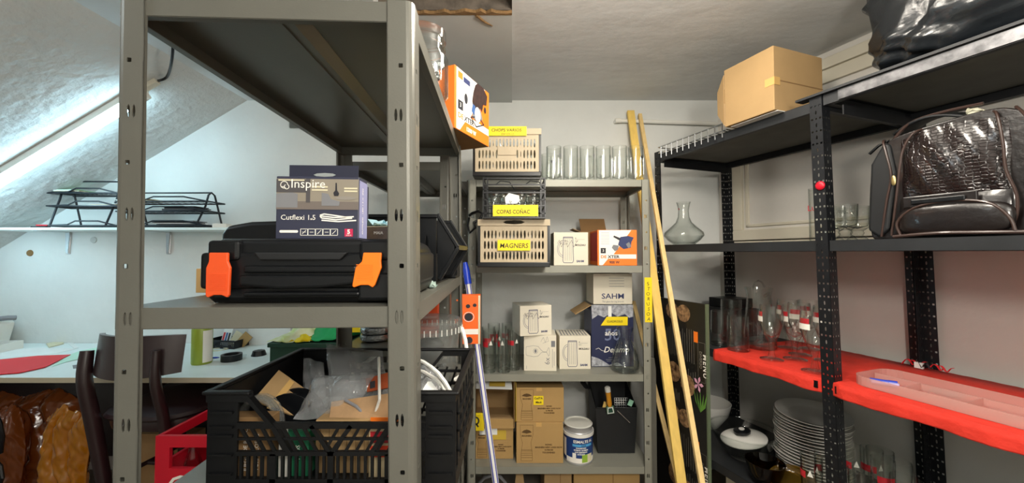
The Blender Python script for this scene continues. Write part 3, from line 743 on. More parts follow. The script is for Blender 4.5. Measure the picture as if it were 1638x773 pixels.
for r_ in range(2):
    for c_ in range(3):
        loc = Vector((rc.x+.075+c_*.10, 1.40+.075+r_*.12, rc.z-.305+.013))
        b = thing('soda_bottle', labs[i], 'bottle', loc, 0, 'soda bottles in the red crate')
        g = m_gb if i in (4, 5) else m_glass_t
        K().lathe([(0,0),(.03,0),(.032,.01),(.032,.13),(.026,.165),(.013,.215),(.012,.255),(.014,.258),(.014,.262),(.009,.262),(.009,.215),(.022,.16),(.028,.13),(.028,.012),(0,.01)], 20).build('glass', g, b, smooth=True)
        K().lathe([(.0325,.06),(.0325,.12)], 14, a0=R(-170), a1=R(-10)).build('label_band', m_print_or if i == 1 else m_print_wh, b, smooth=True)
        if i == 1: text('FANTA', .016, m_print_wh, b, 0, .085, y=-.0335, align='CENTER', bold=.0006)
        i += 1
# ================================================================== NEAR UNIT: what stands on it
def carton(name, label, cat, loc, rz, w, d, h, mat, group=None, bevel=.0015, rot=None, body='carton_body'):
    t = thing(name, label, cat, loc, rz, group, rot)
    K().box(-w/2, w/2, 0, d, 0, h).build(body, mat, t, bevel=bevel); return t
SIDE = lambda w, d: Matrix.Translation((w/2, d/2, 0)) @ Matrix.Rotation(pi/2, 4, 'Z')      # puts a print on the right side (+x) face
def rbox(k, x0, x1, y0, y1, z0, z1): return k.box(x0, x1, y0, y1, z0, z1)

# tool case with orange latches
zc = Z_MID+.0006
cw, chh, cd = .335, .106, .27
c0 = at(318, 488, .622)
t = thing('tool_case', 'black plastic tool case with two orange latches on the nearest grey shelf', 'case', (c0.x+cw/2, .622, zc), LA)
k = K(); k.prism([(-cw/2+.018, 0), (-cw/2+.006, .008), (-cw/2+.004, .02), (-cw/2+.004, .085), (-cw/2+.016, chh-.006), (-cw/2+.028, chh), (cw/2-.028, chh), (cw/2-.016, chh-.006), (cw/2-.004, .085), (cw/2-.004, .02), (cw/2-.006, .008), (cw/2-.018, 0)], .012, cd)
k.build('shell', m_black, t, bevel=.010, seg=3, smooth=True, ang=50)
k = K().box(-cw/2, cw/2, .006, cd-.006, .024, .083); k.build('waist_band', m_black, t, bevel=.006, seg=3)
k = K(); k.prism([(-.10,.047),(.088,.047),(.088,.032),(.03,.026),(-.04,.024),(-.10,.03)], -.004, .01); k.build('handle_rib', m_black, t, bevel=.005, seg=3)
k = K(); k.prism([(-.078,.0835),(-.068,.071),(.058,.071),(.07,.0835)], -.002, .008); k.build('handle_recess', m_black_m, t, bevel=.002)
k = K().box(-.095, .085, -.001, .01, .05, .062).box(-.095, .09, -.0005, .01, .012, .020); k.build('front_ribs', m_black, t, bevel=.004, seg=3); k_ = t.children[-1]; k_['kind'] = 'stuff'
for x, wd in ((-.128, .042), (.115, .048)):
    K().box(x-wd/2-.004, x+wd/2+.004, .001, .02, .070, chh-.003).build('latch_housing', m_black, t, bevel=.006, seg=3)
K().box(.085, .15, .002, .02, .004, .05).build('corner_block', m_black, t, bevel=.006, seg=3)
def latch(x, z0, z1, mat, skew, lab):
    pl = [(-.0145+skew*.012, z1), (.0145+skew*.012, z1), (.0145+skew*.011, z1-.014), (.0185+skew*.008, z1-.024), (.0175-skew*.001, z0+.004), (.015-skew*.002, z0), (.006, z0+.004), (-.006, z0+.004), (-.015-skew*.002, z0), (-.0185-skew*.001, z0+.003), (-.0185+skew*.004, z1-.024), (-.0145+skew*.010, z1-.014)]
    k = K(); k.prism([(x+a, b) for a, b in pl], -.0085, -.003); o = k.build('latch', mat, t, bevel=.0015); o['label'] = lab
    k = K()
    for i in range(9): k.box(x-.013, x+.013, -.0092, -.0084, z0+.012+i*.003, z0+.0132+i*.003)
    q = k.build('grip_ridges', mat, o); q['kind'] = 'stuff'
latch(-.128, .012, .083, m_orange, 0, 'red-orange latch, swung down')
latch(.100, .027, .083, m_orange2, 1, 'bright orange latch, slightly skewed')
# second black case behind
p = at(355, 440, .95)
t = thing('tool_case', 'second black case with rounded corner behind the orange-latched case', 'case', (p.x+.19, .95, zc), LA)
K().prism([(-.19,0),(-.19,.13),(-.175,.15),(-.12,.16),(.09,.168),(.09,0)], 0, .05).build('shell', m_black, t, bevel=.01, seg=3)
K().box(-.14, .05, -.004, .0, .03, .11).build('front_panel', m_black_m, t, bevel=.002)

# light-strip cartons standing on the case
z1 = zc+chh+.0006
a0, a1 = at(443, 383, .665), at(572, 383, .665); w_ = a1.x-a0.x; h_ = at(443, 283, .665).z-at(443, 383, .665).z
m_nv = M('dark_navy_card', '#2f3246', .45); m_room = M('printed_room_floor', '#6f6660', .5); m_room2 = M('printed_room_wall', '#8d8577', .5); m_room3 = M('printed_room_cupboard', '#4d4a4c', .5); m_lilac = M('printed_lilac', '#8d8fb5', .5)
def strip_box(loc, rz, label):
    t = carton('light_strip_box', label, 'box', loc, rz, w_, .045, h_, m_nv, 'dark light-strip boxes on the tool case')
    return t
t = strip_box(((a0.x+a1.x)/2, .665, z1), R(4), 'dark navy box printed with a living room and lettering, in front on the tool case')
X = lambda u: -w_/2+u*w_
Z = lambda v: v*h_
flat('printed_photo', rect(X(0.005), X(.995), Z(.47), Z(.96)), m_room2, t)
flat('printed_floor', rect(X(0.005), X(.995), Z(.47), Z(.60)), m_room, t, y=-.0008)
flat('printed_cupboard', [(X(.005),Z(.50)),(X(.26),Z(.50)),(X(.26),Z(.72)),(X(.19),Z(.74)),(X(.005),Z(.72))], m_print_gy, t, y=-.0011)
flat('printed_dark_wall', [(X(.005),Z(.74)),(X(.36),Z(.74)),(X(.36),Z(.95)),(X(.005),Z(.95))], m_room3, t, y=-.0009)
flat('printed_column', rect(X(.36), X(.41), Z(.58), Z(.96)), m_room3, t, y=-.0012)
flat('printed_light_strip', rect(X(.03), X(.34), Z(.925), Z(.945)), m_cream_paper, t, y=-.0014)
for u0, u1, v in ((.43,.62,.82),(.43,.62,.77),(.82,.98,.80),(.82,.98,.755)):
    flat('printed_shelf', rect(X(u0), X(u1), Z(v), Z(v+.025)), m_cream_paper, t, y=-.0012)
flat('printed_sofa', [(X(.55),Z(.53)),(X(.76),Z(.53)),(X(.77),Z(.60)),(X(.66),Z(.64)),(X(.63),Z(.72)),(X(.55),Z(.74))], m_lilac if False else m_print_gy, t, y=-.0013)
flat('printed_table', [(X(.70+.13*cos(a)+.14), Z(.655+.03*sin(a))) for a in [i*.5236 for i in range(12)]], m_room2 if False else m_paper, t, y=-.0013).data.materials[0] = M('printed_table_top', '#8c867e', .5)
flat('printed_guitar', [(X(.715),Z(.90)),(X(.73),Z(.90)),(X(.735),Z(.78)),(X(.76),Z(.73)),(X(.75),Z(.69)),(X(.70),Z(.69)),(X(.69),Z(.74)),(X(.713),Z(.78))], m_print_bk, t, y=-.0014)
text('Inspire', .0215, m_print_wh, t, X(.175), Z(.815), y=-.0018, name='white_lettering')
strokes('printed_emblem', [arc(X(.10), Z(.86), .006, .006, 0, 300), arc(X(.13), Z(.83), .004, .004, 120, 420), [(X(.075),Z(.83)),(X(.11),Z(.83))]], .0012, m_print_wh, t, y=-.0018)
text('Cutflexi 1.5', .0125, m_print_wh, t, X(.06), Z(.305), y=-.0008, name='white_lettering'); text('m', .006, m_print_wh, t, X(.415), Z(.305), y=-.0008, name='white_lettering')
strokes('printed_light_chain', [[(X(.53),Z(.38)),(X(.58),Z(.40)),(X(.75),Z(.37)),(X(.92),Z(.335)),(X(.72),Z(.31)),(X(.55),Z(.335)),(X(.53),Z(.37)),(X(.70),Z(.345)),(X(.94),Z(.36))], [(X(.55),Z(.30)),(X(.75),Z(.28)),(X(.97),Z(.30))]], .0022, m_print_wh, t, y=-.0008)
flat('printed_pill', [(X(.05),Z(.11)),(X(.06),Z(.10)),(X(.26),Z(.10)),(X(.27),Z(.11)),(X(.27),Z(.13)),(X(.26),Z(.14)),(X(.06),Z(.14)),(X(.05),Z(.13))], m_print_wh, t)
strokes('printed_icons', [[(X(a),Z(.06)),(X(a+.085),Z(.06)),(X(a+.085),Z(.16)),(X(a),Z(.16)),(X(a),Z(.06))] for a in (.30,.39,.48,.57,.66)] + [[(X(a+.02),Z(.08)),(X(a+.065),Z(.14))] for a in (.30,.48,.66)] + [[(X(a+.02),Z(.11)),(X(a+.065),Z(.11))] for a in (.30,.39,.57)], .0009, m_print_wh, t)
flat('printed_red_square', rect(X(.83), X(.93), Z(.04), Z(.165)), M('printed_crimson', '#c41f50', .5), t); text('5', .0105, m_print_wh, t, X(.88), Z(.085), y=-.0009, name='white_lettering', align='CENTER', bold=.0004); text('AÑOS', .0034, m_print_wh, t, X(.88), Z(.05), y=-.0009, name='white_lettering', align='CENTER')
sd = SIDE(w_, .045)
flat('printed_side', rect(-.0215, .0215, Z(.02), Z(.95)), m_lilac, t, mtx=sd); text('CUTFLEXI   LED 1.5 m  IP20', .007, m_print_wh, t, -.002, Z(.08), y=-.0009, name='white_lettering', rot=R(90), mtx=sd)
b0 = at(463, 300, .725); b1 = at(570, 300, .725)
t = strip_box(((b0.x+b1.x)/2+.003, .722, z1), R(3), 'dark navy box with a hanging tab, behind the living-room box on the tool case')
k = K(); us = [-w_/2+.006, -.024, .026, w_/2-.006]; ZZ = lambda py: at(510, py, .724).z-z1
k.perf((0,.002,0), (1,0,0), (0,0,1), us, [h_+.0002, ZZ(285), ZZ(275), ZZ(265)], lambda i, j: (.021, .0038, 'o') if (i, j) == (1, 1) else None, .0012)
tab = k.build('hanging_tab', M('tab_navy', '#23263a', .5), t)
text('Inspire', .009, m_print_gy, t, -w_/2+.012, ZZ(281), y=.0012, name='grey_lettering')
# small photo-printed carton right of them with scraps on it
p = at(572, 383, .74); q = at(617, 383, .74)
t = carton('small_carton', 'small brown printed carton with pale top on the tool case, right of the navy boxes', 'box', ((p.x+q.x)/2+.004, .74, z1), R(-6), q.x-p.x+.016, .07, .026, M('printed_coffee', '#6a5a4c', .4, var=.5, vscale=40))
K().box(-.034, .034, 0, .07, .0262, .0275).build('pale_top', m_cream_paper, t)
text('MAIA', .008, m_print_wh, t, .0, .012, name='white_lettering')
cloth('paper_scrap', t.matrix_basis @ Vector((0, .03, .028)), .035, .03, .010, M('pale_blue_scrap', '#9fc4cf', .6), 'crumpled pale blue scrap on the small brown carton', 'scrap', 4, n=8)
# black open-fronted bin on the same shelf
Yb = 1.02; B = lambda px, py: at(px, py, Yb)
o0 = B(640, 445)
t = thing('storage_bin', 'black slotted open-fronted plastic bin at the rear of the nearest shelf', 'bin', (o0.x, Yb, zc))
pt = lambda px, py: (B(px, py).x-o0.x, max(B(px, py).z-zc, 0.0))
side = [pt(572, 447), pt(572, 346), pt(700, 343), pt(733, 396), pt(703, 447)]
k = K()
us = [side[0][0], pt(672,0)[0], pt(680,0)[0], pt(690,0)[0], pt(700,0)[0]]; zt = side[1][1]
k.perf((0,0,0), (1,0,0), (0,0,1), us, [0, zt*.10, zt*.32, zt*.40, zt*.75, zt], lambda i, j: (.0045, zt*(.10 if j == 1 else .165), 'o') if (i == 2 and j in (1, 3)) else None, -.004)
k.prism([pt(700, 447), pt(700, 343), pt(733, 396), pt(705, 447)], 0, .004)
k.build('near_wall', m_black, t)
K().prism(side, .196, .20).build('far_wall', m_black, t)
K().box(side[0][0], pt(700,0)[0], .004, .196, 0, .004).build('base', m_black, t)
K().box(side[0][0], side[0][0]+.004, .004, .196, .004, zt).build('back_wall', m_black, t)
for y0 in (-.006, .196):
    k = K(); k.bar((side[2][0], y0+.005, side[2][1]), (side[3][0], y0+.005, side[3][1]), .012, .010).bar((side[3][0], y0+.005, side[3][1]), (side[4][0], y0+.005, side[4][1]), .012, .010)
    k.bar((side[1][0], y0+.004, zt), (side[2][0], y0+.004, zt), .010, .010)
    k.build('rim', m_black, t, bevel=.002)
k = K()
k.bar((side[3][0]-.004, 0, side[3][1]), (side[3][0]-.004, .2, side[3][1]), .012, .012); k.build('front_bar', m_black, t)
for i in range(4): K().box(pt(690,0)[0]+.0, pt(690,0)[0]+.004, .02+i*.045, .05+i*.045, .0045, zt*.45).build('inner_divider', m_black, t)
for px, m_, lab in ((664, m_paper, 'white printed label card inside the black bin, on the left'), (682, M('pale_blue_pack','#a9c8dd',.5), 'pale blue pack inside the black bin, on the right')):
    tag(K().box(-.012, .012, 0, .03, 0, .032).build('small_pack', m_, loc=(B(px,440).x, Yb+.05, zc+.0045), bevel=.001), lab, 'pack')
# second ribbed black tub behind it
p = at(712, 385, 1.28)
t = thing('ribbed_tub', 'small ribbed black tub behind the open-fronted bin', 'tub', (p.x, 1.26, zc))
K().box(-.045, .04, 0, .1, 0, .125).build('tub_body', m_black_m, t, bevel=.004)
for i in range(5): K().box(-.045+i*.0205, -.039+i*.0205, -.005, 0, .01, .12).build('rib', m_black, t)
K().box(-.05, .045, -.007, .105, .1255, .135).build('rim', m_black, t, bevel=.003)
p = at(682, 452, .93)
cloth('paper_scrap', (p.x, .93, zc), .035, .04, .012, M('grey_green_scrap', '#8fa39a', .7), 'crumpled grey-green scrap on the shelf in front of the black bin', 'scrap', 12, n=8)
p = at(325, 470, .80)
tag(K().box(-.012, .02, 0, .03, 0, .05).build('small_carton', m_carton_l, loc=(at(322, 470, .80).x, .80, zc), bevel=.001), 'pale carton end showing left of the orange-latched case', 'box')

# top shelf: glass jar and power-tool box
zt_ = Z_TOP+.0006
jx = at(718, 150, 1.0).x-.062
t = thing('glass_jar', 'big clear glass jar of wrapped bits on the top of the nearest unit', 'jar', (jx, .985, zt_))
K().lathe([(0,0),(.056,0),(.062,.008),(.062,.100),(.052,.120),(.050,.126),(.055,.128),(.055,.133),(.050,.135),(.050,.150),(.0525,.152),(.052,.156),(.046,.156),(.046,.125),(.058,.098),(.058,.01),(0,.006)], 32).build('glass', m_glass_t, t, smooth=True)
K().lathe([(.0505,.150),(.056,.150),(.056,.172),(.05,.176),(0,.176)], 30).build('lid', m_glass_t, t, smooth=True)
for i in range(26):
    a, r_ = rnd.uniform(0, 6.3), rnd.uniform(.0, .043); k = K()
    k.ell((r_*cos(a), r_*sin(a), .014+i*.0030), (.015, .011, .009), .5, .6, 8, 5); k.build('wrapped_bit', (m_silver, m_silver, m_orange, m_paper)[i % 4], t)
e0, e1 = at(727, 208, 1.215), at(782, 238, 1.44)
def dexter(t, w, h, watt, hw=1.0):
    """orange and white power-tool carton print on the front face"""
    X = lambda u: -w/2+u*w
    Z = lambda v: v*h
    flat('printed_white_field', [(X(.04),Z(.30)),(X(.40),Z(.30)),(X(.86),Z(.99)),(X(.04),Z(.99))], m_print_wh, t)
    flat('printed_white_band', rect(X(.04), X(.98), Z(.19), Z(.31)), m_print_wh, t, y=-.0006)
    flat('printed_white_corner', [(X(.04),Z(.01)),(X(.13),Z(.01)),(X(.27),Z(.19)),(X(.04),Z(.19))], m_print_wh, t)
    text('DE', h*.115, m_print_or, t, X(.08), Z(.205), y=-.001, bold=h*.004, sx=1.15, name='orange_lettering'); text('XTER', h*.115, m_print_bk, t, X(.08)+h*.20, Z(.205), y=-.001, bold=h*.004, sx=1.15, name='black_lettering')
    text(watt, h*.10, m_print_wh if hw < 1 else m_print_bk, t, X(.30), Z(.055), y=-.0006, bold=h*.003, name='lettering')
    flat('printed_badge', rect(X(.08), X(.21), Z(.34), Z(.49)), m_print_bk, t, y=-.0008); text('3', h*.10, m_print_wh, t, X(.145), Z(.385), y=-.0012, align='CENTER', name='lettering')
    return X, Z
v = (e1-e0); Lw = sqrt(v.x**2+v.y**2); ra = math.atan2(v.y, v.x)
Ld, Lh = .17, .205
t = carton('power_tool_box', 'orange and white power-saw carton with torn top, overhanging the top shelf', 'box', ((e0.x+e1.x)/2, (e0.y+e1.y)/2, zt_), ra, Lw, Ld, Lh, m_print_or)
X, Z = dexter(t, Lw, Lh, '1300 W', .5)
K().box(-Lw/2+.001, Lw/2-.001, .001, Ld-.001, -.0003, 0).build('cardboard_bottom', m_carton_d, t)
k = K(); pts = [(X(.52),Z(.42)),(X(.46),Z(.62)),(X(.50),Z(.80)),(X(.55),Z(.93)),(X(.62),Z(1.0)),(X(.80),Z(1.0)),(X(.93),Z(.90)),(X(.90),Z(.72)),(X(.80),Z(.70)),(X(.76),Z(.55)),(X(.70),Z(.60)),(X(.62),Z(.44))]
flat('torn_patch', pts, M('torn_dark_card', '#3a2420', .95, var=.5, vscale=60), t, y=-.0013)
flat('printed_saw_body', [(X(.46),Z(.36)),(X(.62),Z(.30)),(X(.78),Z(.42)),(X(.70),Z(.58)),(X(.55),Z(.56))], m_print_gy, t, y=-.0010)
flat('printed_saw_motor', [(X(.44),Z(.44)),(X(.52),Z(.40)),(X(.55),Z(.56)),(X(.48),Z(.58))], m_print_bl, t, y=-.0016)
flat('printed_saw_blade', [(X(.62)+.022*cos(a), Z(.44)+.028*sin(a)) for a in [i*.4 for i in range(16)]], M('printed_silver', '#c3c6c8', .4), t, y=-.0018)
strokes('printed_saw_base', [[(X(.42),Z(.33)),(X(.58),Z(.22)),(X(.82),Z(.34)),(X(.66),Z(.42)),(X(.42),Z(.33))]], .004, m_print_bk, t, y=-.002)
flat('printed_logo', rect(X(.08), X(.20), Z(.84), Z(.95)), m_print_or, t, y=-.0008); flat('printed_logo', rect(X(.22), X(.40), Z(.83), Z(.92)), m_print_nv, t, y=-.0008)
strokes('printed_small_text', [[(X(.10+.16*(i % 2)),Z(.78-.04*(i//2))),(X(.19+.16*(i % 2)),Z(.78-.04*(i//2)))] for i in range(6)], .0018, m_print_gy, t, y=-.0008)
flat('printed_disc', [(X(.29)+.011*cos(a), Z(.58)+.018*sin(a)) for a in [i*.5236 for i in range(12)]], m_print_bk, t, y=-.0008)
flat('printed_disc', [(X(.86)+.009*cos(a), Z(.62)+.012*sin(a)) for a in [i*.5236 for i in range(12)]], m_print_bk, t, y=-.0008)
k = K(); k.grid(lambda u, v: (X(.1+.75*u)+.01*sin(8*u), .03+.06*v, Lh+.0005+.016*v*(1+.5*sin(9*u))), 10, 3); o = k.build('torn_flap', m_carton, t); s_ = o.modifiers.new('thickness', 'SOLIDIFY'); s_.thickness = .002

# ---------------- black lattice crate on the lower shelf
zl = Z_LOW+.0006
f0, f1 = at(330, 640, .665), at(729, 640, .665)
W_ = f1.x-f0.x; D_ = .30; H_ = at(330, 632, .665).z-zl
t = thing('lattice_crate', 'dusty black lattice crate of odds and ends on the lower near shelf', 'crate', (f0.x, .665, zl))
th = .007; zr = H_-.024        # level of the dropped rim
def hbar(k, x0, x1, y0, y1, z, h): k.box(x0, x1, y0, y1, z-h/2, z+h/2)
def crate_front(y0, y1, name):
    k = K(); c = .055; lo = at(330, 727, .665).z-zl; mid = at(330, 680, .665).z-zl
    # corner pillars with shelves of ribs
    for x0, x1 in ((0, .052), (W_-.052, W_)):
        k.box(x0, x1, y0+.003 if y0 < .1 else y0, y1 if y0 < .1 else y1-.003, 0, H_-.012)
        for z in (.03, .062, .094, mid-.004, H_-.03): k.box(x0+.006, x1-.006, y0-.002, y1+.002, z-.002, z+.002)
    k.box(.052, W_-.052, y0, y1, mid-.007, mid+.003)                       # dropped rim in the middle
    for s0, s1 in (((.070, H_-.004), (.115, mid-.004)), ((W_-.070, H_-.004), (W_-.115, mid-.004))):
        k.bar((s0[0], (y0+y1)/2, s0[1]), (s1[0], (y0+y1)/2, s1[1]), .012, y1-y0)
        k.bar((s1[0], (y0+y1)/2, s1[1]), (s1[0]+(.03 if s1[0] < W_/2 else -.03), (y0+y1)/2, lo), .010, y1-y0)
    for x0, x1 in ((0, .075), (W_-.075, W_)): k.box(x0, x1, y0-.001, y1+.001, H_-.012, H_)
    k.box(.052, W_-.052, y0, y1, lo-.003, lo+.004)
    k.box(.052, W_-.052, y0, y1, lo-.048, lo-.042) if lo > .06 else None
    k.box(.052, W_-.052, y0, y1, 0, .010)
    zm = (lo+mid)/2; k.box(.052, W_-.052, y0+.001, y1-.001, zm-.002, zm+.002)
    n = 17
    for i in range(n):                                                    # slanted lattice between the rims
        x = .070+(W_-.14)*i/(n-1); sl = .013*(-1 if x < W_/2 else 1)
        k.bar((x-sl, (y0+y1)/2, lo), (x+sl, (y0+y1)/2, mid-.004), .0035, y1-y0-.002)
    for q in (-1, 1): k.bar((W_/2, (y0+y1)/2, lo), (W_/2+q*.034, (y0+y1)/2, mid-.002), .007, y1-y0)
    n = 27
    for i in range(n):                                                    # upright slots below
        x = .06+(W_-.12)*i/(n-1); k.box(x-.0022, x+.0022, y0+.001, y1-.001, .008, lo)
    for x in (.115, W_/2, W_-.115): k.box(x-.005, x+.005, y0, y1, .0, lo)
    return k.build(name, m_crate_b, t)
crate_front(0, th, 'front_wall')
k = K()                                                                    # rear wall, open lattice
for x0, x1 in ((0, .03), (W_-.03, W_)): k.box(x0, x1, D_-th, D_, 0, H_)
k.box(.03, .12, D_-th, D_, H_*.35, H_); k.box(W_-.075, W_-.03, D_-th, D_, H_-.012, H_)
for z in (.02, .055, .085, .115): k.box(.03, W_-.03, D_-th, D_, z-.003, z+.003)
k.bar((W_-.16, D_-th/2, .05), (W_-.075, D_-th/2, H_-.006), .010, th); k.bar((.16, D_-th/2, .05), (.12, D_-th/2, H_-.006), .010, th)
for i in range(14): k.bar((.06+i*(W_-.12)/13-.02, D_-th/2, .01), (.06+i*(W_-.12)/13+.02, D_-th/2, min(H_-.01, .125)), .0035, th-.002)
k.build('rear_wall', m_crate_b, t)
k = K().box(0, th, th, D_-th, H_*.30, H_-.001).box(0, th, th, D_-th, 0, .015)
for i in range(9): k.box(.001, th-.001, .02+i*.032, .024+i*.032, .015, H_*.32)
k.build('left_wall', m_crate_b, t)
k = K().box(W_-th, W_, th, D_-th, H_-.014, H_-.001).box(W_-th, W_, th, D_-th, 0, .03)
for z in (.055, .09, .12): k.box(W_-th-.001, W_+.004, .03, D_-.03, z-.002, z+.002)
for i in range(6): k.box(W_-th, W_, .03+i*.046, .05+i*.046, .03, H_-.012)
k.build('right_wall', m_crate_b, t)
K().box(th, W_-th, th, D_-th, 0, .006).build('base', m_crate_b, t)
k = K()
for x, y in ((0, 0), (W_, 0), (W_, D_), (0, D_)):
    pass
op = [(-.006,-.004),(.075,-.004),(.075,.009),(.008,.009),(.008,D_-.009),(W_-.008,D_-.009),(W_-.008,.009),(W_-.075,.009),(W_-.075,-.004),(W_+.006,-.004),(W_+.006,D_+.004),(-.006,D_+.004)]; n = len(op)
k.add([(x, y, H_) for x, y in op]+[(x, y, H_+.006) for x, y in op], [(i, (i+1) % n, (i+1) % n+n, i+n) for i in range(n)])
for q4 in ((0,1,2,3),(0,3,4,11),(4,5,10,11),(5,6,9,10),(6,7,8,9)): k.add([(*op[i], H_) for i in q4]+[(*op[i], H_+.006) for i in q4], [(0,1,2,3),(7,6,5,4)])
k.build('rim', m_crate_b, t, bevel=.0025)
crate = t
def CR(px, py, Y): return at(px, py, Y)
cf = zl+.0065
# contents: cartons and packs standing on the crate floor
def pack(px0, px1, pyt, Y, d, mat, label, cat='pack', rot=None, name='small_pack', z=None):
    a, b = at(px0, pyt, Y), at(px1, pyt, Y); z = cf if z is None else z
    return carton(name, label, cat, ((a.x+b.x)/2, Y, z), 0, b.x-a.x, d, a.z-z, mat, rot=rot)
q = pack(362, 432, 668, .70, .03, m_carton_d, 'brown-black pack with white print behind the left front of the black crate')
text('CABLE  FIJACION', .012, m_print_wh, q, -.022, .012, name='white_lettering', rot=R(90)); text('JUEGO DE BROCAS', .010, m_print_wh, q, .0, .010, name='white_lettering', rot=R(90)); text('TORNILLOS 40', .010, m_print_wh, q, .02, .010, name='white_lettering', rot=R(90))
q = pack(446, 494, 690, .70, .03, m_green_d, 'dark green pack with white print in the front of the black crate')
q.children[0].data.materials[0] = M('pack_green', '#1c6b4a', .5); flat('printed_white', rect(-.026, -.010, .0, .09), m_print_wh, q); text('PLUS', .012, m_print_wh, q, .012, .03, name='white_lettering', rot=R(90))
q = pack(505, 600, 672, .71, .05, m_carton, 'plain brown carton standing in the middle front of the black crate')
for i in range(6): K().box(-.045+i*.016, -.0445+i*.016, -.0012, 0, .005, .09).build('seam', m_carton_d, q)
q = pack(590, 640, 678, .695, .012, m_yellow, 'red and yellow printed pack in the front right of the black crate'); q.children[0].data.materials[0] = M('pack_cream', '#ddc9a0', .5)
w2 = (at(640,0,.695).x-at(590,0,.695).x)
for i, (z_, mm) in enumerate(((.105, m_print_or), (.08, m_print_red), (.055, M('printed_scarlet', '#f0441e', .5)))): flat('printed_patch', rect(-w2/2+.004, w2/2-.004, z_-.018, z_+.002), mm, q)
# brown cardboard piece leaning
def panel3(name, p4, th_, mat, label, cat, group=None):
    p = [Vector(a) for a in p4]; n = (p[1]-p[0]).cross(p[3]-p[0]).normalized()*th_; c = sum(p, Vector())/4
    k = K(); k.add([a-c for a in p]+[a+n-c for a in p], [(0,1,2,3), (7,6,5,4), (0,4,5,1), (1,5,6,2), (2,6,7,3), (3,7,4,0)])
    o = k.build(name, mat, loc=c); return tag(o, label, cat, group) if label else o
o = panel3('cardboard_piece', [at(405, 640, .76), at(446, 592, .83), at(492, 625, .83), at(470, 665, .78)], .004, m_carton, 'piece of brown cardboard leaning in the left of the black crate', 'cardboard')
panel3('tape_strip', [at(428, 652, .765), at(465, 606, .825), at(472, 611, .825), at(440, 656, .768)], .0006, m_tape, None, None).parent = o
c_ = o.location; o.children[0].location = Vector(o.children[0].location)-c_-Vector((0, .003, 0))
# coil of grey cable and black reel
p = at(412, 655, .735)
t = thing('hose_coil', 'coil of translucent grey hose in the left of the black crate', 'hose', (p.x, .735, cf))
k = K(); rr = p.z-cf
for j in range(3): k.tube([(.038*cos(a), .008*j, rr*.5+.02+(rr*.5)*sin(a)) for a in [i*.35 for i in range(18)]], .005, 8, closed=True)
k.build('hose', m_tub, t, smooth=True)
K().cyl((0, .03, rr*.5+.01), (0, .036, rr*.5+.01), .034, n=24).build('label_disc', m_black, t); strokes('printed_cross', [[(-.008, rr*.5+.012), (.008, rr*.5+.024)], [(-.008, rr*.5+.024), (.008, rr*.5+.012)]], .002, m_cream_paper, t, y=.029)
p = at(462, 668, .78)
t = thing('cable_reel', 'black cable reel lying upright in the left middle of the black crate', 'reel', (p.x, .78, cf))
K().cyl((0, 0, .06), (0, .005, .06), .058, n=28).build('flange', m_black, t, bevel=.001); K().cyl((0, .005, .06), (0, .03, .06), .045, n=24).build('core', m_black_m, t); K().cyl((0, .03, .06), (0, .035, .06), .058, n=28).build('flange', m_black, t)
# clear bags
def bag3(name, p4, puff, label, seed, group=None, n=14, mat=None):
    P = [Vector(a) for a in p4]; c = sum(P, Vector())/4; rr = random.Random(seed); ph = [rr.uniform(0, 6.3) for _ in range(6)]
    nn = (P[1]-P[0]).cross(P[3]-P[0]).normalized(); k = K()
    for s in (1, -1):
        def f(u, v):
            q = P[0].lerp(P[1], u).lerp(P[3].lerp(P[2], u), v)
            e = (1-abs(2*u-1)**3)*(1-abs(2*v-1)**3)
            d = puff*e*(.7+.3*sin(7*u+ph[0]))+.005*sin(13*u+5*v+ph[1])+.004*sin(17*v-6*u+ph[2])
            return q-c+nn*(s*abs(puff)*e*.5+d*.5)
        k.grid(f, n, n)
    return tag(k.build(name, mat or m_film, loc=c, smooth=True, ang=80), label, 'bag', group)
G_ = 'clear plastic bags in the black crate'
bag3('clear_bag', [at(528, 645, .80), at(622, 640, .80), at(612, 563, .90), at(522, 550, .90)], .02, 'large clear zip bag standing in the middle of the black crate', 3, G_)
bag3('clear_bag', [at(484, 640, .86), at(522, 645, .86), at(518, 580, .93), at(486, 572, .93)], .012, 'small clear zip bag left of the large one in the black crate', 5, G_)
bag3('clear_bag', [at(470, 672, .74), at(560, 668, .735), at(600, 600, .80), at(505, 600, .80)], .03, 'crumpled clear bag in front of the two zip bags in the black crate', 9, G_)
bag3('clear_bag', [at(672, 625, .86), at(705, 628, .86), at(700, 590, .95), at(672, 585, .95)], .012, 'clear bag behind the white cables at the right of the black crate', 15, G_)
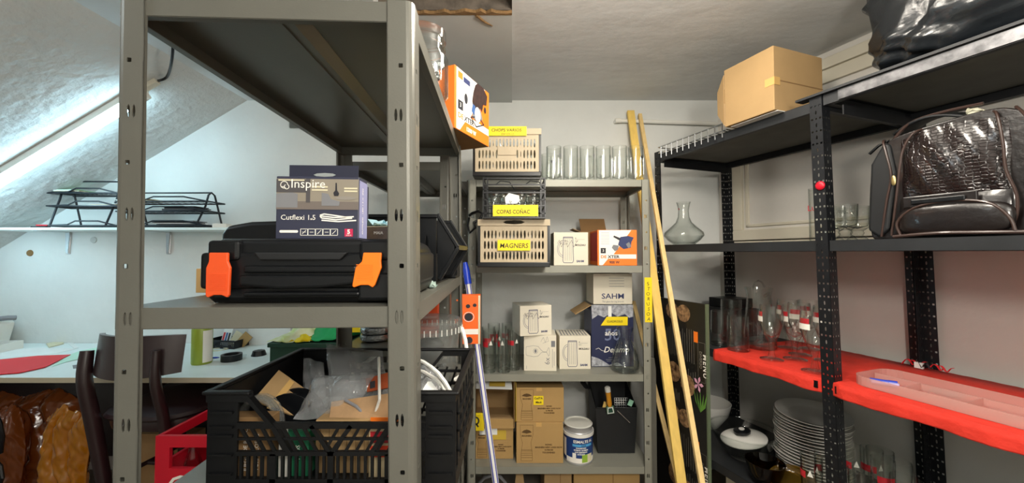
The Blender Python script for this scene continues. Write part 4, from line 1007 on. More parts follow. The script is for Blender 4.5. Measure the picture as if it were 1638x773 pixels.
# printed carton sleeve with cords, orange sticker
o = panel3('printed_sleeve', [at(528, 676, .72), at(622, 672, .72), at(622, 632, .745), at(532, 645, .745)], .006, M('printed_sleeve_card', '#b08d66', .6, var=.25, vscale=30), 'brown printed sleeve under clear film in the middle of the black crate', 'sleeve')
o = panel3('orange_label', [at(588, 628, .79), at(640, 618, .79), at(640, 592, .81), at(586, 607, .81)], .003, M('dull_orange_card', '#b3532a', .6), 'dull orange label card at the right of the clear bags in the black crate', 'card')
q = panel3('printed_mark', [at(592, 622, .788), at(600, 620, .788), at(600, 609, .792), at(592, 611, .792)], .001, m_print_bk, None, None); q.parent = o; q.location = Vector(q.location)-o.location
for i, (a, b, c, m_, lab) in enumerate((((598, 668), (607, 640), (606, 572), m_white_pl, 'flat white cable tie rising in front of the clear bags in the black crate'), ((590, 672), (570, 650), (552, 640), m_print_gy, 'grey cord lying across the printed sleeve in the black crate'))):
    P = [at(*a, .725), at(*b, .73), at(*c, .79 if i == 0 else .735)]
    tag(K().tube([P[0], P[0].lerp(P[1], .5), P[1], P[1].lerp(P[2], .5), P[2]], .0028, 6).build('cable_tie' if i == 0 else 'slack_wire', m_), lab, 'cable')
for i in range(5):
    P = [at(620+i*1.5, 650+i*4, .74), at(600-i*4, 655+i*4, .735), at(560+i*3, 668+i, .73)]
    tag(K().tube([P[0], P[0].lerp(P[1], .5)+Vector((0,0,.003)), P[1], P[1].lerp(P[2], .6)+Vector((0,0,-.001)), P[2]], .0026, 6).build('silver_cord', m_print_gy), f'silver-grey cord by the printed sleeve, {("topmost","second from top","middle","fourth from top","lowest")[i]} of the bundle', 'cord', 'silver cords in the black crate')
for i, (pts, lab) in enumerate((([(664,575),(690,588),(712,612),(722,630)], 'upper of the two white cables curving over the right of the black crate'), ([(664,592),(690,603),(708,618),(716,634)], 'lower of the two white cables curving over the right of the black crate'))):
    P = [at(px, py, .86-.05*j) for j, (px, py) in enumerate(pts)]
    tag(K().tube([P[0], P[0].lerp(P[1],.5)+Vector((0,0,.003)), P[1], P[1].lerp(P[2],.5)+Vector((0,0,.003)), P[2], P[2].lerp(P[3],.5), P[3]], .0042, 8).build('white_cable', m_white_pl, smooth=True), lab, 'cable')
panel3('white_triangle', [at(672, 632, .76), at(706, 632, .76), at(690, 612, .80), at(684, 612, .80)], .002, m_paper, 'folded white paper corner at the right of the black crate', 'paper')

# translucent bucket behind the crate
p = at(690, 500, 1.17)
t = thing('clear_bucket', 'frosted plastic bucket of metal bits behind the black crate', 'bucket', (p.x, 1.17, zl))
hb = at(690, 508, 1.17).z-zl; rb = .088
K().lathe([(0,.002),(rb*.86,.002),(rb*.97,hb*.85),(rb*.96,hb*.85),(rb*.85,.005),(0,.005)], 32).build('wall', m_tub, t, smooth=True)
K().lathe([(rb*.97,hb*.80),(rb*1.05,hb*.80),(rb*1.05,hb*.9),(rb*.97,hb*.9)], 32).build('rim', m_tub, t, smooth=True)
K().lathe([(rb*1.06,hb*.90),(rb*1.06,hb*.94),(rb*.98,hb*.95),(rb*.97,hb*.99),(rb*.9,hb),(0,hb)], 32).build('lid', m_tub, t, smooth=True)
k = K()
for i in range(36):
    a = i*2*pi/36; k.box(*(lambda x, y: (x-.0012, x+.0012, y-.0012, y+.0012))(rb*1.058*cos(a), rb*1.058*sin(a)), hb*.81, hb*.89)
k.build('rim_rib', m_white_pl, t)['kind'] = 'stuff'
for i in range(34):
    a, r_ = rnd.uniform(0, 6.3), rnd.uniform(.02, .072); z_ = rnd.uniform(.012, hb*.45)
    d = Vector((rnd.uniform(-1,1), rnd.uniform(-1,1), rnd.uniform(-.6,.6))).normalized()*.018
    c_ = Vector((r_*.93*cos(a), r_*.93*sin(a), z_)); K().cyl(c_-d*.6, c_+d*.6, .005, n=6).build('metal_bit', m_silver if i % 3 else m_black, t)
k = K().ell((.0, -.02, hb*.55), (.045, .035, .04), .8, .8, 14, 8); k.build('dark_roll', m_black_m, t, smooth=True)
pa_, pb_ = at(737, 512, 1.17), at(745, 560, 1.12)
K().tube([Vector((rb*1.05, 0, hb*.85)), Vector((rb*1.2, -.02, hb*.7)), Vector((rb*1.32, -.05, hb*.5)), Vector((rb*1.25, -.08, hb*.32)), Vector((rb*.95, -.10, hb*.26))], .006, 8).build('carry_handle', m_white_pl, t, smooth=True)

# second unit: things seen behind
z2 = .93+.0006
p0, p1 = at(725, 545, 1.57), at(768, 545, 1.57)
hh = at(740, 473, 1.57).z-z2
t = carton('tool_pack', 'orange tool pack with black drawings and white stripe on the unit behind', 'pack', ((p0.x+p1.x)/2, 1.57, z2), R(3), p1.x-p0.x, .06, hh, m_print_or)
t.children[0].data.materials[0] = M('pack_orange', '#f2681e', .5)
ww = p1.x-p0.x
flat('printed_white_stripe', rect(-ww/2, ww/2, hh*.20, hh*.31), m_print_wh, t); flat('printed_pale_edge', rect(ww/2-.008, ww/2, .0, hh), m_cream_paper, t, y=-.0005)
for cx, cz, rx, rz_ in ((.005, .78, .009, .008), (.032, .80, .008, .007), (.008, .56, .017, .016), (.01, .08, .014, .014)):
    flat('printed_tool', [(cx+rx*cos(a), hh*cz+rz_*sin(a)) for a in [i*.5236 for i in range(12)]], m_print_bk, t, y=-.0009)
strokes('printed_outline', [arc(.008, hh*.56, .021, .019, 0, 360, 16)], .002, m_print_wh, t, y=-.0010)
for px, c, lab, wd in ((612, m_print_or, 'orange carton on the unit behind, right of the table end', .10),):
    pass
p = at(598, 545, 1.62)
t = thing('wrapped_roll', 'grey film-wrapped bundle of discs on the unit behind the near crate', 'roll', (p.x, 1.64, z2))
for i, r_ in enumerate((.062, .066, .06)): K().ell((0.004*i, 0, .018+.03*i), (r_, r_, .018), .5, 1, 26, 8).build('disc', m_silver, t, smooth=True)
K().ell((0, 0, .105), (.05, .05, .012), .7, 1, 22, 8).build('top_disc', M('grey_film', '#8a9296', .3, bump=.6, bscale=30), t, smooth=True)
p = at(590, 524, 1.8)
tag(K().box(-.1, .16, 0, .12, 0, .145).build('yellow_box', m_yellow, loc=(p.x, 1.80, z2), bevel=.002), 'yellow box on the unit behind, beyond the wrapped roll', 'box')
p = at(676, 480, 1.64)
tag(K().box(-.02, .06, 0, .1, 0, .21).build('orange_carton', m_orange, loc=(p.x, 1.66, z2), bevel=.002), 'orange carton showing above the bucket on the unit behind', 'box')
p = at(752, 345, 1.892)
pts = [p+Vector(v) for v in ((-.005,.0,.0), (.012,-.005,.012), (.04,-.01,.02), (.062,-.012,.008), (.05,-.015,-.02), (.02,-.015,-.035), (.028,-.015,-.06), (.0,-.01,-.085), (-.012,-.005,-.05), (-.005,.0,-.01))]
tag(K().tube(pts, .0065, 8).build('black_cable', m_black, smooth=True), 'short loop of black cable hooked on the left post of the back unit', 'cable')
# ================================================================== BACK UNIT
m_print_line = M('printed_line_navy', '#343c66', .6)
def size_at(px0, px1, py0, py1, Y):
    a, b, c = at(px0, py1, Y), at(px1, py1, Y), at(px0, py0, Y); return (a.x+b.x)/2, b.x-a.x, c.z-a.z, a.z
# ---- crates
def beige_crate(loc, W, H, D, label, label_rect, txt, upper):
    t = thing('folding_crate', label, 'crate', loc, 0, 'beige folding crates on the back unit')
    bz = .022
    K().box(-W/2, W/2, -.002, D, 0, bz).build('black_base', m_black, t, bevel=.003)
    n = 17; e = W/2-.012
    us = [-e]+[-e+.012+(2*e-.024)*i/n for i in range(n+1)]+[e]
    rows_ = 3
    zz = [bz, bz+.006]+[bz+.006+(H-bz-.05)*(i+1)/rows_ for i in range(rows_)]+[H-.026]
    ch = (H-bz-.05)/rows_
    def hole(i, j):
        if 1 <= j <= rows_ and 1 <= i <= n:
            if i in (5, 13): return (.0028, ch*.28, 'o')
            if upper and j == 2 and 7 <= i <= 11: return None
            return ((us[i+1]-us[i])*.30, ch*.40, 'o')
    k = K(); k.perf((0,0,0), (1,0,0), (0,0,1), us, zz, hole, -.004)
    k.build('front_panel', m_beige, t)
    k = K(); k.perf((0,D-.004,0), (1,0,0), (0,0,1), us, zz, hole, -.004); k.build('rear_panel', m_beige, t)
    ns = 14; vs_ = [.006]+[.016+(D-.034)*i/ns for i in range(ns+1)]+[D-.008]
    for x in (-e, e-.004):
        k = K(); k.perf((x,0,0), (0,1,0), (0,0,1), vs_, zz, lambda i, j: ((D/ns)*.28, ch*.40, 'o') if 1 <= j <= rows_ and 1 <= i <= ns else None, .004); k.build('side_panel', m_beige, t)
    # rim with a hand hole
    k = K(); k.perf((0,-.005,0), (1,0,0), (0,0,1), [-W/2, -.055, .055, W/2], [H-.028, H-.024, H-.002, H], lambda i, j: (.048, .0095, 'o') if (i, j) == (1, 1) and not upper else None, -.009)
    k.box(-W/2, W/2, D-.004, D+.005, H-.028, H).box(-W/2, -W/2+.009, .004, D-.004, H-.028, H).box(W/2-.009, W/2, .004, D-.004, H-.028, H)
    k.build('rim', m_beige, t, bevel=.002)
    for x in (-W/2+.001, W/2-.011): K().box(x, x+.010, -.001, D, bz, H-.028).build('black_corner_hinge', m_black, t)
    if upper: K().box(-.045, .045, -.004, -.0015, H*.44, H*.62).build('oval_plate', m_beige, t, bevel=.0014)
    x0, x1, z0, z1 = label_rect
    l = K().box(x0, x1, -.0075, -.0065, z0, z1).build('yellow_label', m_yellow, t)
    text(txt[0], (z1-z0)*txt[1], m_ink, l, (x0+x1)/2+txt[2], z0+(z1-z0)*txt[3], y=-.0078, align='CENTER', sx=txt[4], shear=.1, bold=.0003)
    if len(txt) > 5: text(txt[5], (z1-z0)*.3, m_ink, l, (x0+x1)/2+.0, z0+(z1-z0)*.08, y=-.0078, align='CENTER', sx=1.2)
    return t
Y1 = 1.70; cx, W, H, z = size_at(764, 880, 351, 428, Y1); z = ZB[1]+.0006
H = at(820, 351, Y1).z-z
lx0, lx1 = at(796, 400, Y1).x-cx, at(848, 400, Y1).x-cx
cr1 = beige_crate((cx, Y1, z), W, H, .42, 'beige folding crate with short yellow label on its middle, lowest of the crate stack', (lx0, lx1, at(820,401,Y1).z-z, at(820,384,Y1).z-z), ('MAGNERS', .62, 0, .25, .95), False)
Y2 = 1.665; cx2, W2_, H2_, z2_ = size_at(772, 873, 284, 350, Y2); z2_ = z+H+.0008; H2_ = ZB[0]-.0346-z2_-.002
t = thing('lattice_crate', 'black lattice crate of glasses with yellow label, middle of the crate stack', 'crate', (cx2, Y2, z2_), 0)
D = .34
def bcw(y0, y1, name):
    k = K()
    for x in (-W2_/2, -W2_/2+.018, W2_/2-.024, W2_/2-.006): k.box(x, x+.006, y0, y1, 0, H2_)
    for zq in (.0, .052, .108, .142): 
        zq = zq*H2_/.175; k.box(-W2_/2, W2_/2, y0-.001, y1+.001, zq, zq+.006)
    k.box(-W2_/2, W2_/2, y0-.001, y1+.001, H2_-.006, H2_)
    for zq in (.02, .08, .125): k.box(-W2_/2, -W2_/2+.024, y0, y1, zq, zq+.004).box(W2_/2-.024, W2_/2, y0, y1, zq, zq+.004)
    k.build(name, m_black, t)
bcw(0, .006, 'front_wall'); bcw(D-.006, D, 'rear_wall')
for x in (-W2_/2, W2_/2-.006):
    k = K()
    for zq in (.0, .052, .108, H2_-.006): k.box(x, x+.006, .006, D-.006, zq, zq+.006)
    for i in range(7): k.box(x, x+.006, .02+i*.048, .026+i*.048, 0, H2_)
    k.build('side_wall', m_black, t)
K().box(-W2_/2+.006, W2_/2-.006, .006, D-.006, 0, .005).build('base', m_black, t)
x0, x1 = at(789,0,Y2).x-cx2, at(860,0,Y2).x-cx2
l = K().box(x0, x1, -.003, -.002, at(0,346,Y2).z-z2_, at(0,328,Y2).z-z2_).build('yellow_label', m_yellow, t)
text('COPAS COÑAC', .024, m_ink, l, (x0+x1)/2-.01, at(0,342,Y2).z-z2_, y=-.0036, align='CENTER', sx=.85, bold=.0003)
pl = [(at(px,0,Y2).x-cx2, at(0,py,Y2).z-z2_) for px, py in ((809,326),(808,316),(814,309),(822,311),(830,313),(831,322),(826,326))]
flat('torn_sticker', pl, m_paper, t, y=-.0015); text('SE', .015, m_print_bk, t, pl[0][0]+.012, pl[0][1]+.006, y=-.0022, rot=R(-25), name='black_lettering')
# cognac glasses inside
def snifter(loc, lab, first=[None]):
    if first[0] is None:
        g = thing('cognac_glass', lab, 'glass', loc, 0, 'cognac glasses in the black crate of the stack')
        K().lathe([(0,0),(.030,.001),(.028,.003),(.006,.006),(.004,.03),(.008,.04),(.03,.055),(.038,.078),(.034,.105),(.028,.118),(.0268,.118),(.032,.105),(.036,.078),(.028,.058),(0,.045)], 20).build('glass', m_glass, g, smooth=True); first[0] = g; return g
    return dup(first[0], loc, 0, lab)
names = ['leftmost', 'second from left', 'third from left', 'rightmost']
for r_ in range(2):
    for i in range(4 if r_ == 0 else 3):
        snifter(Vector((cx2-.086+i*.058+r_*.028, Y2+.06+r_*.085, z2_+.006)), f'cognac glass in the black stacked crate, {"front" if r_ == 0 else "second"} row, {names[i]}')
k = K()
for i in range(2): k.tube([(-.08+i*.13, -.0, H2_-.03), (-.06+i*.13, .012, H2_-.012), (-.02+i*.13, .02, H2_-.016), (.0+i*.13, .012, H2_-.05)], .0022, 6)
k.build('loose_wire', m_wire_b, t)['kind'] = 'stuff'
Y3 = 1.82; cx3, W3, H3, z3 = size_at(756, 866, 207, 283, Y3); z3 = ZB[0]+.0006; H3 = at(0,206,Y3).z-z3
cr3 = beige_crate((cx3, Y3, z3), W3, H3, .30, 'beige folding crate with long yellow label on its rim, topmost of the crate stack', (at(782,0,Y3).x-cx3, at(842,0,Y3).x-cx3, at(0,218,Y3).z-z3, at(0,203,Y3).z-z3), ('CHOPS VARIOS', .46, -.006, .45, 1.0, 'DESOLO'), True)
# glasses seen in the upper and lower beige crates
tb = None
def tumbler(loc, lab, g='tumblers in the beige crates'):
    global tb
    if tb is None:
        tb = thing('tumbler', lab, 'glass', loc, 0, g)
        K().lathe([(0,0),(.027,0),(.033,.15),(.0315,.15),(.0255,.008),(0,.006)], 18).build('glass', m_glass, tb, smooth=True); return tb
    return dup(tb, loc, 0, lab, g)
for i in range(4): tumbler(Vector((cx3-.11+i*.072, Y3+.06, z3+.0225)), f'tumbler standing in the topmost beige crate, {names[i]}')
for i in range(3): tumbler(Vector((cx-.09+i*.085, Y1+.07, z+.0225)), f'tumbler standing in the lowest beige crate, {("leftmost","middle","rightmost")[i]}')

# ---- beer mugs on the top shelf
mug0 = None
def beer_mug(loc, rz, label, s=1.0, g='beer mugs on top of the back unit'):
    global mug0
    if mug0 is None:
        r_, h = .0395, .180
        mug0 = thing('beer_mug', label, 'mug', loc, rz, g)
        K().lathe([(0,.0),(r_*.92,.0),(r_,.006),(r_*.97,.03),(r_*.985,h),(r_*.90,h),(r_*.87,.024),(r_*.5,.018),(0,.018)], 32).build('glass', m_glass_t, mug0, smooth=True)
        k = K()
        for i in range(10):
            a = 2*pi*i/10; k.tube([(r_*.985*cos(a), r_*.985*sin(a), .02), (r_*.985*cos(a), r_*.985*sin(a), h*.68)], .0022, 5)
        k.build('flutes', m_glass, mug0, smooth=True)['kind'] = 'stuff'
        K().tube([(r_*.95,0,h*.78),(r_+.018,0,h*.80),(r_+.032,0,h*.70),(r_+.034,0,h*.45),(r_+.026,0,h*.28),(r_*.95,0,h*.20)], .006, 8).build('handle', m_glass_t, mug0, smooth=True)
        K().lathe([(r_*.985+.0004,h*.70),(r_*.985+.0004,h*.78)], 6, a0=R(-105), a1=R(-75)).build('printed_mark', m_print_gy, mug0)
        return mug0
    o = dup(mug0, loc, rz, label, g); o.scale = (s, s, s); return o
for i, px in enumerate((886, 913, 939, 965, 991, 1017)):
    beer_mug(Vector((at(px, 280, 1.965).x, 1.965, ZB[0]+.0006)), R((52, 75, 60, 95, 80, 110)[i]), f'tall glass beer mug on the top back shelf, {("next to the beige crate","second from the crate","third from the crate","fourth from the crate","fifth from the crate","next to the wooden battens")[i]}')
beer_mug(Vector((at(877, 280, 2.12).x, 2.12, ZB[0]+.0006)), R(30), 'tall glass beer mug behind the front row, half hidden by the beige crate')

# ---- printed mug cartons
def mug_print(t, w, h, scrib=False, x0=0.0):
    X = lambda u: -w/2+u*w
    Z = lambda v: v*h
    bw = .0016
    strokes('printed_mug', [[(X(.28),Z(.86)),(X(.26),Z(.14)),(X(.29),Z(.08)),(X(.54),Z(.08)),(X(.57),Z(.14)),(X(.55),Z(.86)),(X(.28),Z(.86))], [(X(.28),Z(.83)),(X(.55),Z(.83))]], bw*1.6, m_print_line, t)
    strokes('printed_flutes', [[(X(u),Z(.80)),(X(u),Z(.15))] for u in (.33,.39,.45,.50)], bw*.6, m_print_line, t)
    strokes('printed_handle', [arc(X(.27), Z(.50), w*.17, h*.25, 95, 265), arc(X(.27), Z(.50), w*.13, h*.20, 95, 265)], bw, m_print_line, t)
    text('6', h*.07, m_print_bk, t, X(.62), Z(.80), name='black_lettering'); text('0,3 l', h*.05, m_print_bk, t, X(.62), Z(.72), name='black_lettering')
    strokes('printed_rule', [[(X(.62),Z(.785)),(X(.90),Z(.785))]], bw*.6, m_print_gy, t)
    text('MOLDAU', h*.075, m_print_bk, t, X(.62), Z(.59), name='black_lettering', bold=.0004)
    text('SAHM', h*.085, m_print_line, t, X(.66), Z(.10), name='navy_lettering', bold=.0006)
    if scrib: strokes('pen_scribble', [[(X(.10+.06*i), Z(.66+.12*sin(i*2.1))) for i in range(11)], arc(X(.30), Z(.70), w*.12, h*.06, 0, 330)], bw*.8, m_print_bk, t, y=-.0011)
def put(px0, px1, py0, py1, Y, zb, rz, d, name, label, cat, mat, group=None, bevel=.0015):
    a, b = at(px0, py1, Y), at(px1, py1, Y); h = at((px0+px1)/2, py0, Y).z-at((px0+px1)/2, py1, Y).z
    w_ = (b.x-a.x)
    return carton(name, label, cat, ((a.x+b.x)/2, Y, zb+.0006), rz, w_, d, h, mat, group, bevel), w_, h
G1 = 'white mug cartons on the back unit'
t, w_, h_ = put(886, 941, 373, 426, 1.935, ZB[1], 0, .16, 'mug_carton', 'white mug carton beside the lowest beige crate on the second shelf', 'box', m_whitebox, G1); mug_print(t, w_, h_, True)
t, w_, h_ = put(956, 1019, 369, 426, 1.93, ZB[1], R(-1), .20, 'power_tool_box', 'orange and white power-tool carton standing on the second shelf of the back unit', 'box', m_print_or)
X, Z = dexter(t, w_, h_, '900 W')
flat('printed_tool_body', [(X(.52),Z(.58)),(X(.58),Z(.80)),(X(.78),Z(.83)),(X(.92),Z(.78)),(X(.86),Z(.66)),(X(.84),Z(.50)),(X(.66),Z(.46))], m_print_nv, t, y=-.001)
flat('printed_tool_shoe', [(X(.36),Z(.50)),(X(.40),Z(.58)),(X(.54),Z(.56)),(X(.52),Z(.44)),(X(.44),Z(.40))], m_print_gy, t, y=-.0013)
flat('printed_tool_grip', [(X(.40),Z(.80)),(X(.42),Z(.84)),(X(.60),Z(.76)),(X(.56),Z(.70))], m_print_bk, t, y=-.0013); flat('printed_tool_vent', [(X(.72),Z(.60)),(X(.80),Z(.66)),(X(.86),Z(.54)),(X(.78),Z(.48))], m_print_gy, t, y=-.0014)
strokes('printed_small_text', [[(X(.09),Z(.92-.045*i)),(X(.30),Z(.92-.045*i))] for i in range(8)], .0012, m_print_gy, t, y=-.0008)
K().box(-w_/2-.0006, -w_/2, .006, .19, .02, h_-.01).build('orange_side_print', m_print_red, t)
t, w_, h_ = put(928, 975, 371, 424, 2.14, ZB[1], 0, .135, 'open_carton', 'brown open carton with raised flap behind the cartons on the second shelf', 'box', m_carton_d)
panel3('raised_flap', [(-w_/2+.01, .03, h_), (w_/2-.01, .03, h_), (w_/2-.005, .10, h_+.075), (-w_/2+.012, .10, h_+.075)], .003, m_carton_d, None, None).parent = t
panel3('side_flap', [(-w_/2, .0, h_-.003), (-w_/2, .12, h_-.003), (-w_/2-.04, .12, h_+.012), (-w_/2-.04, .0, h_+.012)], .003, m_carton, None, None).parent = t

# ---- third shelf
t, w_, h_ = put(838, 890, 531, 588, 1.955, ZB[2], R(-2), .15, 'goblet_carton', 'white carton with sideways goblet drawing and 6x, under another carton', 'box', m_whitebox, G1)
X = lambda u: -w_/2+u*w_
Z = lambda v: v*h_
strokes('printed_goblet', [[(X(.08),Z(.68)),(X(.30),Z(.71)),(X(.44),Z(.69)),(X(.54),Z(.58)),(X(.60),Z(.54)),(X(.70),Z(.54)),(X(.76),Z(.66))], [(X(.08),Z(.44)),(X(.30),Z(.40)),(X(.44),Z(.42)),(X(.54),Z(.52)),(X(.60),Z(.53)),(X(.70),Z(.53)),(X(.76),Z(.42))], arc(X(.08),Z(.56),w_*.02,h_*.12,90,270), arc(X(.76),Z(.54),w_*.03,h_*.12,-90,90), arc(X(.36),Z(.56),w_*.07,h_*.07,0,360)], .0013, m_print_gy, t)
flat('printed_crest', [(X(.36)+.006*cos(a), Z(.56)+.009*sin(a)) for a in [i*.7 for i in range(9)]], m_print_gy, t, y=-.0009)
text('6x', h_*.20, m_print_gy, t, X(.79), Z(.18), rot=R(90), name='grey_lettering'); strokes('printed_bird', [[(X(.52),Z(.82)),(X(.60),Z(.95)),(X(.66),Z(.80)),(X(.72),Z(.97)),(X(.76),Z(.84)),(X(.58),Z(.78))]], .001, m_print_gy, t)
flat('printed_barcode', rect(X(.84), X(.96), Z(.68), Z(.85)), m_print_gy, t)
strokes('printed_small_text', [[(X(.88),Z(.10)),(X(.88),Z(.62))], [(X(.93),Z(.15)),(X(.93),Z(.55))], [(X(.08),Z(.05)),(X(.08),Z(.15))]], .0016, m_print_gy, t)
hg = h_
t, w_, h_ = put(829, 882, 481, 529, 1.945, ZB[2], R(14), .16, 'mug_carton', 'white mug carton turned askew, on top of the goblet carton', 'box', m_whitebox, G1); t.location.z = ZB[2]+hg+.002; t.location.x += .006; mug_print(t, w_, h_, True)
text('SAHM', h_*.13, m_print_line, t, -.03, h_*.2, name='navy_lettering', mtx=SIDE(w_, .16), bold=.0006)
t, w_, h_ = put(895, 945, 529, 582, 1.985, ZB[2], R(1), .17, 'mug_carton', 'white mug carton with printed top, right of the goblet carton', 'box', m_whitebox, G1); mug_print(t, w_, h_)
k = K(); 
for i in range(9): k.add([(-w_/2+.012+i*.016, .02, h_+.0006), (-w_/2+.018+i*.016, .02, h_+.0006), (-w_/2+.022+i*.016, .15, h_+.0006), (-w_/2+.016+i*.016, .15, h_+.0006)], [(0,1,2,3)])
k.build('printed_top_lines', m_print_gy, t)['kind'] = 'stuff'
# navy carton
t, w_, h_ = put(946, 1014, 487, 577, 2.03, ZB[2], R(2), .17, 'navy_carton', 'tall navy carton with white script and ice-cube print on the third shelf', 'box', M('navy_card', '#1e2548', .45))
h_ = max(h_, at(0,487,2.03).z-ZB[2]); X = lambda u: -w_/2+u*w_; Z = lambda v: v*h_
m_ice = M('printed_ice', '#b9bcc4', .5, var=.6, vscale=55)
flat('printed_ice_top', [(X(.0),Z(.99)),(X(1),Z(.99)),(X(1),Z(.80)),(X(.90),Z(.78)),(X(.80),Z(.84)),(X(.62),Z(.80)),(X(.48),Z(.86)),(X(.30),Z(.79)),(X(.16),Z(.83)),(X(.02),Z(.76))], m_ice, t)
flat('printed_ice_bottom', [(X(.0),Z(.01)),(X(.75),Z(.01)),(X(.62),Z(.07)),(X(.42),Z(.03)),(X(.26),Z(.10)),(X(.14),Z(.14)),(X(.0),Z(.17))], m_ice, t)
text('50', h_*.27, M('printed_steel_blue', '#6b7596', .5), t, X(.5), Z(.42), align='CENTER', name='blue_lettering', bold=.0006); text('años', h_*.11, m_print_wh, t, X(.47), Z(.50), y=-.0010, align='CENTER', name='white_lettering', bold=.0003)
text('Delamo', h_*.13, m_print_wh, t, X(.28), Z(.23), y=-.0010, name='white_lettering', shear=.3, bold=.0003); strokes('printed_flourish', [[(X(.10),Z(.28)),(X(.17),Z(.30)),(X(.24),Z(.26)),(X(.30),Z(.25))]], .002, m_print_wh, t)
strokes('printed_small_text', [[(X(.40),Z(.145)),(X(.62),Z(.145))], [(X(.34),Z(.115)),(X(.66),Z(.115))], [(X(.36),Z(.09)),(X(.64),Z(.09))]], .0025, m_print_gy, t)
l = panel3('yellow_label', [(X(.22),-.002,Z(.66)),(X(.86),-.002,Z(.66)),(X(.86),-.004,Z(.80)),(X(.36),-.004,Z(.80))], .001, m_yellow, None, None); l.parent = t
text('CUADROSUS', .016, m_ink, t, X(.55), Z(.71), y=-.006, align='CENTER', name='marker_lettering', sx=.9)
K().box(X(.40), X(.48), -.0022, -.0012, Z(.80), Z(.97)).build('white_tape', m_paper, t)
panel3('side_flap', [(-w_/2, .0, h_*.98), (-w_/2, .16, h_*.98), (-w_/2-.085, .14, h_*.84), (-w_/2-.085, -.01, h_*.84)], .003, m_carton, None, None).parent = t
nh = h_
t2_, w_, h_ = put(949, 1012, 437, 486, 2.025, ZB[2], R(2), .16, 'white_carton', 'white carton with bold navy lettering standing on the navy carton', 'box', m_whitebox)
t2_.location.z = ZB[2]+nh+.0013
text('SAHM', h_*.24, m_print_line, t2_, 0.0, h_*.18, align='CENTER', name='navy_lettering', bold=.0005, sx=1.2); text('The glass for big brands', h_*.075, m_print_gy, t2_, 0, h_*.06, align='CENTER', name='grey_lettering')
strokes('printed_small_text', [[(-.02,h_*(.85-.09*i)),(.06,h_*(.85-.09*i))] for i in range(4)], .002, m_print_gy, t2_)
# ribbed glass jug at the right
p = at(1002, 587, 1.95)
t = thing('ribbed_glass_vase', 'ribbed clear glass vase with flared rim at the right end of the third shelf', 'vase', (p.x-.004, 1.955, ZB[2]+.0006))
vh = at(1002, 525, 1.95).z-ZB[2]
prof = [(0,0),(.050,0),(.066,.02),(.067,.045),(.058,.09),(.043,.13),(.033,.155),(.034,.165),(.041,vh)]
K().lathe(prof+[(.039,vh),(.031,.165),(.030,.155),(.040,.128),(.055,.09),(.064,.045),(.062,.022),(.048,.006),(0,.005)], 36).build('glass', m_glass_t, t, smooth=True)
k = K()
for i in range(16): k.tube([(r_*cos(i*pi/8), r_*sin(i*pi/8), z_) for r_, z_ in prof[2:7]], .0022, 5)
k.build('ribs', m_glass, t, smooth=True)['kind'] = 'stuff'
# tall printed beer glasses
tg0 = None
def tall_glass(loc, rz, label, g, ink=True):
    global tg0
    if tg0 is None:
        tg0 = thing('tall_beer_glass', label, 'glass', loc, rz, g); h = .205
        K().lathe([(0,0),(.028,0),(.031,.006),(.0335,h),(.032,h),(.029,.016),(0,.012)], 26).build('glass', m_glass, tg0, smooth=True)
        R_ = lambda z: .031+.0025*z/h+.0004
        K().lathe([(R_(.128),.128),(R_(.152),.152)], 10, a0=R(-150), a1=R(-60)).build('red_band', m_print_red, tg0, smooth=True)
        k = K(); k.add([(R_(.15)*cos(R(a)), R_(.15)*sin(R(a)), z) for a, z in ((-50,.138),(-20,.138),(-35,.162))], [(0,1,2)]); k.build('white_triangle', m_print_wh, tg0)
        return tg0
    return dup(tg0, loc, rz, label, g)
G2 = 'tall printed beer glasses on the third back shelf'
for i, (px, Y, rz, lab) in enumerate(((783, 1.945, -40, 'front row, leftmost'), (806.5, 1.945, -70, 'front row, second'), (822, 1.985, -30, 'front row, right'), (781, 2.04, 0, 'second row, leftmost'), (800, 2.05, -60, 'second row, middle'), (818, 2.07, -95, 'second row, right'), (790, 2.14, 20, 'third row, left'), (812, 2.15, -20, 'third row, right'))):
    tall_glass(Vector((at(px, 560, Y).x, Y, ZB[2]+.0006)), R(rz), f'tall red-banded beer glass, {lab}, beside the goblet carton', G2)

# ---- fourth shelf: cartons, paint, tub
def big_carton(px0, px1, py0, py1, Y, zb, rz, d, label, prints=True):
    t, w_, h_ = put(px0, px1, py0, py1, Y, zb, rz, d, 'glass_carton', label, 'box', m_carton_l, 'brown glass cartons on the fourth back shelf')
    if prints:
        X = lambda u: -w_/2+u*w_; Z = lambda v: v*h_; mm = m_carton_ink
        g_ = [(X(.08),Z(.94)),(X(.36),Z(.94)),(X(.355),Z(.70)),(X(.31),Z(.50)),(X(.34),Z(.22)),(X(.34),Z(.06)),(X(.10),Z(.06)),(X(.10),Z(.22)),(X(.13),Z(.50)),(X(.085),Z(.70)),(X(.08),Z(.94))]
        strokes('printed_glass', [g_]+[[(X(.10),Z(v)),(X(.34),Z(v))] for v in (.14,.20,.25,.30,.33)], .0013, mm, t)
        flat('printed_crest', [(X(.11),Z(.76)),(X(.16),Z(.81)),(X(.22),Z(.83)),(X(.28),Z(.81)),(X(.33),Z(.76)),(X(.22),Z(.73))], mm, t)
        text('MAGNERS', h_*.055, mm, t, X(.22), Z(.655), align='CENTER', name='printed_lettering', bold=.0004)
        for i, s in enumerate(('NONIC', 'MAGNERS NEW LOGO ROW', '12 PIECES', 'TOUGHENED')): text(s, h_*.052, mm, t, X(.69), Z(.44-.065*i), align='CENTER', name='printed_lettering', bold=.0004)
        flat('parcel_tape', rect(X(.42), X(.54), Z(.90), Z(1.0)), m_tape, t)
    return t, w_, h_
m_carton_ink = M('carton_ink', '#5b4220', .8)
